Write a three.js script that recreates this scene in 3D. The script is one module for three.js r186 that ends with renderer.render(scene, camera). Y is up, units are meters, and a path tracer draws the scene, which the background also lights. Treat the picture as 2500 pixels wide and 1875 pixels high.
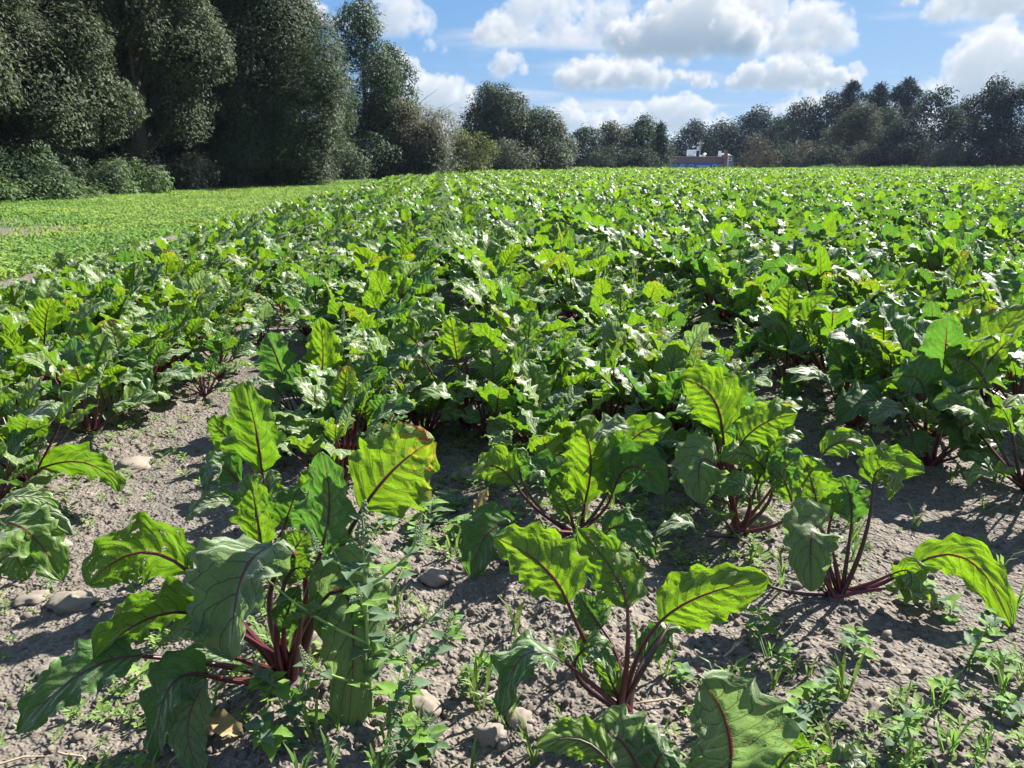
import * as THREE from 'three';
import { mergeGeometries } from 'three/addons/utils/BufferGeometryUtils.js';

// ------------------------------------------------------------------ camera, sky, sun, exposure
const EXPOSURE = 3.5;
const CAM_H = 1.2, PITCH = 16.1 * Math.PI / 180, FPX = 1880.3;          // eye height, downward tilt, focal length in photo pixels
const scene = new THREE.Scene();
const camera = new THREE.PerspectiveCamera(53, 4 / 3, 0.05, 1500);
camera.position.set(0, CAM_H, 0);
camera.rotation.x = -PITCH;
const renderer = new THREE.WebGLRenderer({ antialias: true });
renderer.toneMapping = THREE.LinearToneMapping;
renderer.toneMappingExposure = EXPOSURE;
renderer.shadowMap.enabled = true;
const SUN_AZ = 42 * Math.PI / 180, SUN_EL = 35 * Math.PI / 180;         // sun to the front right, out of the frame
const sunDir = new THREE.Vector3(Math.sin(SUN_AZ) * Math.cos(SUN_EL), Math.sin(SUN_EL), -Math.cos(SUN_AZ) * Math.cos(SUN_EL));
const sun = new THREE.DirectionalLight(new THREE.Color(1, 0.95, 0.86), 5);
sun.name = 'sun';
sun.position.copy(sunDir).multiplyScalar(120); sun.target.position.set(0, 0, -20);
sun.castShadow = true; sun.shadow.mapSize.set(2048, 2048);
Object.assign(sun.shadow.camera, { left: -90, right: 90, top: 90, bottom: -90, near: 1, far: 400 });
scene.add(sun, sun.target);
scene.fog = new THREE.FogExp2(new THREE.Color(0.55, 0.7, 1), 0.00015);

// ------------------------------------------------------------------ small helpers
function rng(seed) { let s = seed | 0; return () => { s = (s + 0x6d2b79f5) | 0; let t = Math.imul(s ^ (s >>> 15), 1 | s); t = (t + Math.imul(t ^ (t >>> 7), 61 | t)) ^ t; return ((t ^ (t >>> 14)) >>> 0) / 4294967296; }; }
const V = (x, y, z) => new THREE.Vector3(x, y, z);
const lerp = (a, b, t) => a + (b - a) * t, clamp = (x, a, b) => Math.min(b, Math.max(a, x));
const smooth = (a, b, x) => { const t = clamp((x - a) / (b - a), 0, 1); return t * t * (3 - 2 * t); };
const N3 = 64, noiseTab = new Float32Array(N3 * N3 * N3); { const r = rng(77); for (let i = 0; i < noiseTab.length; i++) noiseTab[i] = r(); }
function vnoise(x, y, z) {                                                // tiling value noise, 0..1
  const xi = Math.floor(x), yi = Math.floor(y), zi = Math.floor(z); let fx = x - xi, fy = y - yi, fz = z - zi;
  fx = fx * fx * (3 - 2 * fx); fy = fy * fy * (3 - 2 * fy); fz = fz * fz * (3 - 2 * fz);
  const x0 = xi & 63, x1 = (xi + 1) & 63, y0 = (yi & 63) << 6, y1 = ((yi + 1) & 63) << 6, z0 = (zi & 63) << 12, z1 = ((zi + 1) & 63) << 12, T = noiseTab;
  const a = T[x0 + y0 + z0] + (T[x1 + y0 + z0] - T[x0 + y0 + z0]) * fx, b = T[x0 + y1 + z0] + (T[x1 + y1 + z0] - T[x0 + y1 + z0]) * fx;
  const c = T[x0 + y0 + z1] + (T[x1 + y0 + z1] - T[x0 + y0 + z1]) * fx, d = T[x0 + y1 + z1] + (T[x1 + y1 + z1] - T[x0 + y1 + z1]) * fx;
  const e = a + (b - a) * fy, g = c + (d - c) * fy; return e + (g - e) * fz;
}
function fbm(x, y, z, o = 4) { let s = 0, a = 0.5, n = 0; for (let i = 0; i < o; i++) { s += a * vnoise(x, y, z); n += a; a *= 0.5; x = x * 2.03 + 11.7; y = y * 2.03 + 5.3; z = z * 2.03 + 3.1; } return s / n; }
const used = new Map();
function numbered(name) { const n = used.get(name) ?? 0; used.set(name, n + 1); return n ? `${name}_${String(n).padStart(3, '0')}` : name; }
function tag(o, label, category, group, kind) { if (label) o.userData.label = label; if (category) o.userData.category = category; if (group) o.userData.group = group; if (kind) o.userData.kind = kind; return o; }
function shade(o) { o.traverse((m) => { if (m.isMesh) { m.castShadow = true; m.receiveShadow = true; } }); return o; }
function add(o) { o.name = numbered(o.name); scene.add(o); return shade(o); }
function part(name, geo, mat, parent) { const m = new THREE.Mesh(geo, mat); m.name = name; parent.add(m); return m; }
function group(name, x, y, z) { const g = new THREE.Group(); g.name = name; g.position.set(x, y, z); return g; }
// a point of the place: the ray through photo pixel (px, py), followed to the ground distance D ahead of the eye
const cP = Math.cos(PITCH), sP = Math.sin(PITCH);
function at(px, py, D) { const xr = (px - 1250) / FPX, yr = (937.5 - py) / FPX, t = D / (cP + sP * yr); return V(t * xr, CAM_H + t * (cP * yr - sP), -D); }
function onGround(px, py) { const yr = (937.5 - py) / FPX, t = -CAM_H / (cP * yr - sP); return V(t * (px - 1250) / FPX, 0, -t * (cP + sP * yr)); }
function lin(r, g, b) { return new THREE.Color().setRGB(r, g, b); }
function buf(pos, idx, uv, col) { const g = new THREE.BufferGeometry(); g.setAttribute('position', new THREE.Float32BufferAttribute(pos, 3)); if (uv) g.setAttribute('uv', new THREE.Float32BufferAttribute(uv, 2)); if (col) g.setAttribute('color', new THREE.Float32BufferAttribute(col, 3)); g.setIndex(idx); g.computeVertexNormals(); return g; }
function tube(points, radii, sides = 6, cap = true) {                     // a tapering tube through points
  const pos = [], idx = [], uv = [], n = points.length, t = V(), u = V(0, 0, 1), s = V(), w = V(); let L = 0;
  for (let i = 0; i < n; i++) {
    t.subVectors(points[Math.min(i + 1, n - 1)], points[Math.max(i - 1, 0)]).normalize();
    if (i === 0) { u.set(0, 0, 1); if (Math.abs(t.z) > 0.9) u.set(1, 0, 0); }
    s.crossVectors(t, u).normalize(); w.crossVectors(s, t).normalize(); u.copy(w);
    if (i) L += points[i].distanceTo(points[i - 1]);
    for (let k = 0; k <= sides; k++) { const a = k / sides * Math.PI * 2, c = Math.cos(a) * radii[i], d = Math.sin(a) * radii[i]; pos.push(points[i].x + s.x * c + w.x * d, points[i].y + s.y * c + w.y * d, points[i].z + s.z * c + w.z * d); uv.push(k / sides, L); }
  }
  const m = sides + 1;
  for (let i = 0; i < n - 1; i++) for (let k = 0; k < sides; k++) { const a = i * m + k; idx.push(a, a + 1, a + m, a + 1, a + m + 1, a + m); }
  if (cap) { const c = pos.length / 3; pos.push(points[n - 1].x, points[n - 1].y, points[n - 1].z); uv.push(0.5, L); for (let k = 0; k < sides; k++) idx.push((n - 1) * m + k, (n - 1) * m + k + 1, c); }
  return buf(pos, idx, uv);
}
const bez = (a, c, b, t) => V(lerp(lerp(a.x, c.x, t), lerp(c.x, b.x, t), t), lerp(lerp(a.y, c.y, t), lerp(c.y, b.y, t), t), lerp(lerp(a.z, c.z, t), lerp(c.z, b.z, t), t));

// ------------------------------------------------------------------ the sky: clear air and fair-weather cumulus
{
  const W = 4096, H = 2048, sky = new Float32Array(W * H * 4);
  const D2 = Math.PI / 180;
  const dirOf = (px, py) => { const v = V((px - 1250) / FPX, (937.5 - py) / FPX, -1).applyEuler(camera.rotation).normalize(); return [Math.atan2(v.x, -v.z) / D2, Math.asin(v.y) / D2]; };
  const sAz = SUN_AZ / D2, sEl = SUN_EL / D2;
  const clouds = [];
  const R = rng(9);
  function cloud(az, el, w, h, o = {}) {                                 // centre of the base, half width, height in degrees
    const puffs = [], n = Math.round(o.n ?? clamp(w * h * 5, 14, 60)), ce = Math.cos(el * D2);
    for (let i = 0; i < n; i++) {
      const tx = (R() + R()) - 1 + (o.skew ?? 0) * 0.3 * R(), env = Math.pow(Math.max(0, 1 - Math.abs(tx) ** 2.2), 0.7) * (0.45 + 0.55 * vnoise(tx * 2.3 + az, el, 3.3));
      const r = h * (0.16 + 0.2 * R()) * (0.55 + 0.45 * env), y = r * 0.35 + R() * Math.max(0, h * env - r);
      puffs.push([tx * w, y, (R() - 0.5) * w * 0.7, r]);
    }
    let az2 = az - sAz; while (az2 > 180) az2 -= 360; while (az2 < -180) az2 += 360;
    // direction to the sun in the cloud's own right / up / away axes
    const se = Math.sin(SUN_EL), hx = Math.cos(SUN_EL) * Math.sin(-az2 * D2), hz = Math.cos(SUN_EL) * Math.cos(az2 * D2);
    const e = el * D2, sy = se * Math.cos(e) - hz * Math.sin(e), sz = hz * Math.cos(e) + se * Math.sin(e);
    clouds.push({ az, el, w: w * 1.25 + 0.5, h: h * 1.2 + 0.5, puffs, ce, s: [hx, sy, sz], dense: o.dense ?? 1, soft: o.soft ?? 1, gray: o.gray ?? 1, seed: clouds.length * 7.3 });
  }
  const C = (x0, x1, top, base, o) => { const [a0] = dirOf(x0, base), [a1] = dirOf(x1, base), [, e0] = dirOf((x0 + x1) / 2, base), [, e1] = dirOf((x0 + x1) / 2, top); cloud((a0 + a1) / 2, e0, (a1 - a0) / 2, e1 - e0, o); };
  C(1490, 1850, -70, 132, { n: 60, dense: 1.5, gray: 1.22 }); C(1480, 1680, 60, 128, { n: 22, gray: 1.1 }); C(1180, 1540, -70, 100, { n: 34, soft: 2, dense: 0.6, gray: 1.15 });
  C(1335, 1630, 112, 216, { n: 44, gray: 1.2 }); C(1780, 1900, -60, 110, { n: 24 }); C(1855, 2080, -30, 128, { n: 34, dense: 0.9 }); C(1755, 2135, 108, 214, { n: 56, dense: 1.4 }); C(1670, 1770, 172, 214, { n: 14 });
  C(1860, 2110, 205, 275, { n: 24, soft: 1.8, dense: 0.6 }); C(1300, 1480, 236, 320, { n: 24 }); C(1420, 1800, 216, 322, { n: 52, dense: 1.2 }); C(2260, 2620, 50, 240, { n: 60, dense: 1.2 }); C(2240, 2620, -110, 40, { n: 40 });
  C(700, 840, -20, 66, { n: 16 }); C(860, 1040, -60, 84, { n: 26, soft: 1.6, dense: 0.7 }); C(890, 1030, 92, 196, { n: 22 }); C(960, 1160, 160, 300, { n: 36, dense: 1.2 }); C(1165, 1260, 8, 104, { n: 16, soft: 1.4 }); C(1205, 1285, 104, 188, { n: 14 });
  C(1030, 1090, 85, 130, { n: 6, soft: 2.4, dense: 0.35 }); C(1560, 1720, 150, 200, { n: 12, soft: 1.6, dense: 0.7, gray: 1.3 }); C(1330, 1760, 110, 165, { n: 20, soft: 1.7, dense: 0.7, gray: 1.3 });
  C(2130, 2330, 225, 330, { n: 26 }); C(2050, 2500, 300, 345, { n: 24, soft: 1.7, dense: 0.8 });
  C(1950, 2010, -60, 10, { n: 8 }); C(2190, 2250, -20, 14, { n: 6 });
  const inFrame = (az, el) => Math.abs(az) < 40 && el < 17;
  for (let i = 0; i < 230; i++) {                                        // the same kind of sky all round
    const el = Math.asin(0.03 + 0.95 * R() * R()) / D2, az = -180 + 360 * R(), w = (1.6 + 3 * R()) * (1 + el / 22), h = w * (0.5 + 0.3 * R()) * (0.7 + 0.3 * Math.min(1, el / 30));
    if (!inFrame(az - w - 2, el) && !inFrame(az + w + 2, el) && !inFrame(az, el)) cloud(az, el, w / Math.max(0.35, 1), h, { n: 26, dense: 0.9 });
  }
  const shape = (c, x, y, z) => { let m = -1; for (const p of c.near) { const dx = x - p[0], dy = y - p[1], dz = z - p[2], q = 1 - Math.sqrt(dx * dx + dy * dy + dz * dz) / p[3]; if (q > m) m = q; } return m; };
  function density(c, x, y, z, fine) {
    let s = shape(c, x, y, z);
    if (s < -0.55) return 0;
    const f = 2.2 / Math.max(0.5, c.h * 0.35), k = c.seed;
    const g = f * 0.62, n0 = vnoise(x * g + k, y * g * 1.1, z * g), n1 = vnoise(x * g * 2.1 + k, y * g * 2.2 + 9, z * g * 2.1), nz = fine ? 0.27 * n0 + 0.3 * n1 + 0.26 * vnoise(x * g * 4.3 + k, y * g * 4.3 + 3, z * g * 4.3) + 0.17 * vnoise(x * g * 8.7 + k, y * g * 8.7 + 7, z * g * 8.7) : 0.38 * n0 + 0.4 * n1 + 0.11;
    s += (nz - 0.46) * 3.7 * c.soft;
    const flat = smooth(-0.12 * c.h, 0.12 * c.h, y - (nz - 0.5) * 0.2 * c.h);
    return clamp(s * 4.2 / c.soft, 0, 1) * flat * c.dense;
  }
  // display colour of the clear air
  function air(az, el) {
    const t = clamp(el / 90, 0, 1), low = Math.exp(-Math.max(0, el) / 7.5);
    let d = Math.cos(el * D2) * Math.cos(SUN_EL) * Math.cos((az - sAz) * D2) + Math.sin(el * D2) * Math.sin(SUN_EL); const g = Math.pow(Math.max(0, d), 5) * 0.16 + Math.pow(Math.max(0, d), 40) * 0.9;
    const side = smooth(-40, 40, az > 180 ? 0 : az) * Math.max(0, Math.cos((az - 20) * D2)) * 0.06;
    const q = Math.cos(el * D2) / (Math.sin(el * D2) + 0.12), X = Math.sin(az * D2) * q, Y = Math.cos(az * D2) * q, veil = smooth(0.48, 0.72, fbm(X * 1.6 + 40, Y * 2.6 + 7, 5.5, 5)) * 0.5 + Math.exp(-Math.max(0, el) / 3) * 0.25;
    const c = [lerp(0.115, 0.06, t) + 0.3 * low + g + side, lerp(0.37, 0.2, t) + 0.28 * low + g + side, lerp(0.82, 0.56, t) + 0.08 * low + g * 0.9 + side * 0.5];
    return c.map((k) => lerp(k, Math.max(k, 0.93), veil));
  }
  function sample(az, el, fine) {
    let [r, g, b] = air(az, el), trans = 1, cr = 0, cg = 0, cb = 0;
    for (const c of clouds) {
      let dx = az - c.az; if (dx > 180) dx -= 360; if (dx < -180) dx += 360;
      dx *= c.ce; const dy = el - c.el;
      if (Math.abs(dx) > c.w || dy < -0.7 || dy > c.h) continue;
      c.near = c.puffs.filter((p) => (p[0] - dx) ** 2 + (p[1] - dy) ** 2 < (p[3] * 1.7) ** 2);
      if (!c.near.length) continue;
      let z0 = 1e9, z1 = -1e9; for (const p of c.near) { z0 = Math.min(z0, p[2] - p[3] * 1.5); z1 = Math.max(z1, p[2] + p[3] * 1.5); }
      const keep = c.near, steps = fine ? 22 : 10, st = (z1 - z0) / steps, ls = c.h * 0.065;
      for (let i = 0; i < steps && trans > 0.02; i++) {
        const z = z0 + (i + 0.5) * st, d = density(c, dx, dy, z, true);
        if (d <= 0.003) continue;
        let tau = 0; c.near = c.puffs;
        for (let k = 1; k <= (fine ? 5 : 3); k++) { const l = ls * k * (fine ? 1 : 1.6); tau += density(c, dx + c.s[0] * l, dy + c.s[1] * l, z + c.s[2] * l, false) * (fine ? 1 : 1.6); }
        c.near = keep;
        const a = 1 - Math.exp(-d * st * 5 / c.h), lit = Math.exp(-tau * 0.36 * c.gray) * 0.85 + Math.exp(-tau * 0.15) * 0.15, up = smooth(-0.1, 0.8, dy / c.h);
        const haze = Math.exp(-Math.max(0, el) / 5) * 0.35;
        let R0 = lerp(lerp(0.33 - (c.gray - 1) * 0.5, 0.75, up), 1.12, lit), G0 = lerp(lerp(0.46 - (c.gray - 1) * 0.5, 0.82, up), 1.12, lit), B0 = lerp(lerp(0.58 - (c.gray - 1) * 0.42, 0.9, up), 1.12, lit);
        cr += trans * a * lerp(R0, r, haze); cg += trans * a * lerp(G0, g, haze); cb += trans * a * lerp(B0, b, haze); trans *= 1 - a;
      }
    }
    return [(r * trans + cr) / EXPOSURE, (g * trans + cg) / EXPOSURE, (b * trans + cb) / EXPOSURE];
  }
  const row0 = H / 2, put = (i, j, c) => { const k = (j * W + i) * 4; sky[k] = c[0]; sky[k + 1] = c[1]; sky[k + 2] = c[2]; sky[k + 3] = 1; };
  for (let j = 0; j < row0; j++) for (let i = 0; i < W; i++) put(i, j, [0.06, 0.07, 0.05]);
  const azOf = (i) => { const a = ((i + 0.5) / W - 0.5) * 2 * Math.PI; return Math.atan2(Math.cos(a), -Math.sin(a)) / D2; };   // column -> degrees right of the view
  const elOf = (j) => ((j + 0.5) / H - 0.5) * 180;
  const S = 8, gw = W / S, gh = row0 / S + 1, grid = [];
  for (let j = 0; j <= gh; j++) for (let i = 0; i < gw; i++) grid.push(sample(azOf(i * S - 0.5), Math.min(89.9, elOf(row0 + j * S) - 0.04), false));
  for (let j = row0; j < H; j++) for (let i = 0; i < W; i++) {
    const az = azOf(i), el = elOf(j);
    if (Math.abs(az) < 39 && el < 14.5) { put(i, j, sample(az, el, true)); continue; }
    const gx = i / S, gy = (j - row0) / S, x0 = Math.floor(gx), y0 = Math.floor(gy), fx = gx - x0, fy = gy - y0, a = grid[y0 * gw + x0], b = grid[y0 * gw + (x0 + 1) % gw], c = grid[(y0 + 1) * gw + x0], d = grid[(y0 + 1) * gw + (x0 + 1) % gw];
    put(i, j, [0, 1, 2].map((k) => lerp(lerp(a[k], b[k], fx), lerp(c[k], d[k], fx), fy)));
  }
  const tex = new THREE.DataTexture(sky, W, H, THREE.RGBAFormat, THREE.FloatType);
  tex.mapping = THREE.EquirectangularReflectionMapping; tex.magFilter = THREE.LinearFilter; tex.needsUpdate = true;
  scene.background = tex; scene.environment = tex;
}

// ------------------------------------------------------------------ the ground
const ROW_TAN = Math.tan(5 * Math.PI / 180);                              // the rows run 5 degrees to the left of the view
const lateral = (x, z) => x - z * ROW_TAN;                                // place across the rows
const ROWS = [-3.3, -2.75, -2.15, -1.58, -0.36, 0.39, 1.02]; for (let k = 0; k < 46; k++) for (const r of [2.1, 2.8, 3.5]) ROWS.push(r + 2.4 * k);
function soil(x, z, coarse) {
  const d = -z, u = lateral(x, z), near = 1 - smooth(14, 40, d);
  let h = -2.6 * smooth(96, 150, d) + (fbm(x * 0.08 + 4, 2.2, z * 0.08, 2) - 0.5) * 0.25 * smooth(6, 40, d);
  if (near > 0) {
    let ridge = 0; for (const r of ROWS) { const q = Math.abs(u - r); if (q < 0.35) ridge = Math.max(ridge, 1 - q / 0.35); if (r > u + 1) break; }
    h += near * (0.045 * ridge * ridge * (3 - 2 * ridge) - 0.012);
    h += near * (fbm(x * 2.1, 7.1, z * 2.1, 2) - 0.5) * 0.05;
    const track = 1 - 0.75 * Math.max(Math.exp(-(((u + 1.02) / 0.32) ** 2)), Math.exp(-(((u - 1.58) / 0.26) ** 2)));   // wheel tracks are pressed smooth
    if (!coarse && d < 9) { const a = vnoise(x * 21, 3.3, z * 21), b = vnoise(x * 43, 8.1, z * 43), c = fbm(x * 8, 5.5, z * 8, 2), cr = smooth(0.35, 0.75, vnoise(x * 3.1, 1.7, z * 3.1)) * 0.7 + 0.45; h += track * ((c - 0.5) * 0.03 + cr * (Math.pow(a, 1.6) * 0.014 + smooth(0.3, 0.75, b) * 0.009 + (vnoise(x * 71, 4.4, z * 71) - 0.5) * 0.009 + (vnoise(x * 117, 14.4, z * 117) - 0.5) * 0.006)); }
  }
  return h;
}
function dataTex(n, fn, srgb, chan = 4) {
  const d = new Uint8Array(n * n * 4);
  for (let j = 0; j < n; j++) for (let i = 0; i < n; i++) { const c = fn(i / n, j / n, i, j), k = (j * n + i) * 4; for (let q = 0; q < 3; q++) { let v = clamp(c[q], 0, 1); if (srgb) v = v <= 0.0031308 ? v * 12.92 : 1.055 * Math.pow(v, 1 / 2.4) - 0.055; d[k + q] = v * 255; } d[k + 3] = c[3] === undefined ? 255 : c[3] * 255; }
  const t = new THREE.DataTexture(d, n, n); t.magFilter = THREE.LinearFilter; t.minFilter = THREE.LinearMipmapLinearFilter; t.wrapS = t.wrapT = THREE.RepeatWrapping; if (srgb) t.colorSpace = THREE.SRGBColorSpace; t.needsUpdate = true; return t;
}
const soilMap = dataTex(1024, (u, v) => {                                 // a tile of 2 m
  const a = fbm(u * 8, v * 8, 0.5, 3), b = vnoise(u * 64, v * 64, 9), c = vnoise(u * 192, v * 192, 4), e = vnoise(u * 64 + 31, v * 64 + 17, 22);
  let k = 0.122 * (0.7 + 0.5 * a) * (0.8 + 0.28 * b) * (0.78 + 0.44 * c) * (0.72 + 0.56 * vnoise(u * 448, v * 448, 12));
  if (e > 0.86) k = lerp(k, 0.24, (e - 0.86) * 5);
  return [k * 1.15, k * 0.98, k * 0.81];
}, true);
const soilBump = dataTex(1024, (u, v) => { const a = vnoise(u * 64, v * 64, 1.5), b = vnoise(u * 192, v * 192, 7), c = vnoise(u * 32, v * 32, 3); const k = 0.3 * c + 0.36 * a * a + 0.3 * b * b + 0.2 * vnoise(u * 448, v * 448, 5); return [k, k, k]; }, false);
const soilMat = new THREE.MeshStandardMaterial({ name: 'soil', map: soilMap, bumpMap: soilBump, bumpScale: 0.03, roughness: 0.97, vertexColors: true });
{
  const xs = [], zs = [], pos = [], uv = [], col = [], idx = [];            // centimetre steps in front, wider ones outward
  for (let i = 0; i <= 480; i++) xs.push(lerp(-2.0, 2.0, i / 480));
  for (let q = 0.0085, x = 2.0; x < 700;) { q *= 1.085; x += q; xs.push(x); xs.unshift(-x); }
  for (let z = 14, q = 1.2; z > -0.9;) { zs.push(z); z -= q; q = Math.max(0.06, q * 0.93); }
  for (let i = 0; i <= 330; i++) zs.push(lerp(-0.95, -3.75, i / 330));
  for (let q = 0.0085, z = -3.75; z > -900;) { q *= 1.025; z -= q; zs.push(z); }
  const nx = xs.length - 1, nz = zs.length - 1;
  for (let j = 0; j <= nz; j++) {
    const z = zs[j];
    for (let i = 0; i <= nx; i++) {
      const x = xs[i], u = lateral(x, z), d = -z;
      pos.push(x, soil(x, z), z); uv.push(x / 2, z / 2);
      let m = 0.82 + 0.36 * fbm(x * 0.6, 1.1, z * 0.6, 3);
      const tr = Math.max(Math.exp(-(((u + 1.02) / 0.3) ** 2)), Math.exp(-(((u - 1.58) / 0.26) ** 2))); m *= 1 - 0.1 * tr;
      let g = [m, m, m];
      if (u < -4.6) { const s = smooth(-4.6, -5.4, u) * (0.35 + 0.5 * fbm(x * 0.3, 3, z * 0.3, 2)); g = [lerp(m, 0.72, s), lerp(m, 0.85, s), lerp(m, 0.42, s)]; }
      if (d > 118) g = [0.45, 0.6, 0.3];
      col.push(...g);
    }
  }
  const m = nx + 1; for (let j = 0; j < nz; j++) for (let i = 0; i < nx; i++) { const a = j * m + i; idx.push(a, a + 1, a + m, a + 1, a + m + 1, a + m); }
  const g = buf(pos, idx, uv, col), o = new THREE.Mesh(g, soilMat); o.name = 'ground'; tag(o, 'grey brown crumbly field soil under the beet rows', 'ground', null, 'structure'); add(o);
}

// ------------------------------------------------------------------ trees and shrubs
const leafMats = {};
function leafMat(key, r, g, b, trans = 0.35, coat = 0.18) { return leafMats[key] ??= new THREE.MeshPhysicalMaterial({ name: 'foliage_' + key, color: lin(r * 0.68, g * 0.68, b * 0.68), roughness: 1, transmission: trans, thickness: 0, specularIntensity: 0.35, clearcoat: coat, clearcoatRoughness: 0.48, side: THREE.DoubleSide }); }
const barkMat = new THREE.MeshStandardMaterial({ name: 'bark', color: lin(0.09, 0.075, 0.06), roughness: 0.95, bumpMap: dataTex(128, (u, v) => { const k = vnoise(u * 32, v * 8, 2); return [k, k, k]; }), bumpScale: 0.02 });
const twigMat = new THREE.MeshStandardMaterial({ name: 'twig', color: lin(0.16, 0.13, 0.1), roughness: 0.9 });
function sprayGeo(n, len, wid, rad, seed, droop) {                         // a twig's worth of leaves, each a folded blade
  const r = rng(seed), pos = [], idx = [], a = V(), t = V(), s = V(), nn = V();
  for (let i = 0; i < n; i++) {
    const th = r() * 6.283, rr = rad * Math.sqrt(r()), y = (r() - 0.5) * rad * 0.9;
    a.set(Math.cos(th) * rr, y, Math.sin(th) * rr);
    t.set(Math.cos(th) + (r() - 0.5) * 1.4, (r() - 0.5) * 0.9 - droop, Math.sin(th) + (r() - 0.5) * 1.4).normalize();
    nn.set((r() - 0.5) * 1.3, 1, (r() - 0.5) * 1.3); s.crossVectors(t, nn).normalize(); nn.crossVectors(s, t);
    const L = len * (0.65 + 0.6 * r()), w = wid * (0.7 + 0.5 * r()), f = 0.25 * w, k = pos.length / 3;
    pos.push(a.x, a.y, a.z, a.x + t.x * L * 0.5 + s.x * w + nn.x * f, a.y + t.y * L * 0.5 + s.y * w + nn.y * f, a.z + t.z * L * 0.5 + s.z * w + nn.z * f,
      a.x + t.x * L, a.y + t.y * L, a.z + t.z * L, a.x + t.x * L * 0.5 - s.x * w + nn.x * f, a.y + t.y * L * 0.5 - s.y * w + nn.y * f, a.z + t.z * L * 0.5 - s.z * w + nn.z * f);
    idx.push(k, k + 1, k + 2, k, k + 2, k + 3);
  }
  return buf(pos, idx);
}
const sprayCache = new Map();
function spray(len, kind) { const k = kind + len.toFixed(2); if (!sprayCache.has(k)) { const g = kind === 'needle' ? sprayGeo(16, len * 1.5, len * 0.13, len * 1.6, 5, -0.3) : kind === 'twiggy' ? sprayGeo(7, len * 0.8, len * 0.2, len * 2.6, 8, 0) : kind === 'droop' ? sprayGeo(15, len * 1.15, len * 0.24, len * 2.4, 6, 0.8) : sprayGeo(15, len, len * 0.3, len * 2.4, 4, 0.25); sprayCache.set(k, g); } return sprayCache.get(k); }
const tmpM = new THREE.Matrix4(), tmpQ = new THREE.Quaternion(), tmpE = new THREE.Euler(), tmpC = new THREE.Color();
function instances(name, geo, mat, list, parent) {                          // list of [position, euler x, y, z, scale, tint r, g, b]
  const o = new THREE.InstancedMesh(geo, mat, list.length); o.name = name;
  list.forEach(([p, ex, ey, ez, s, r, g, b], i) => { tmpM.compose(p, tmpQ.setFromEuler(tmpE.set(ex, ey, ez, 'YXZ')), typeof s === 'number' ? V(s, s, s) : s); o.setMatrixAt(i, tmpM); o.setColorAt(i, tmpC.setRGB(r ?? 1, g ?? 1, b ?? 1)); });
  if (parent) parent.add(o); return o;
}
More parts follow.
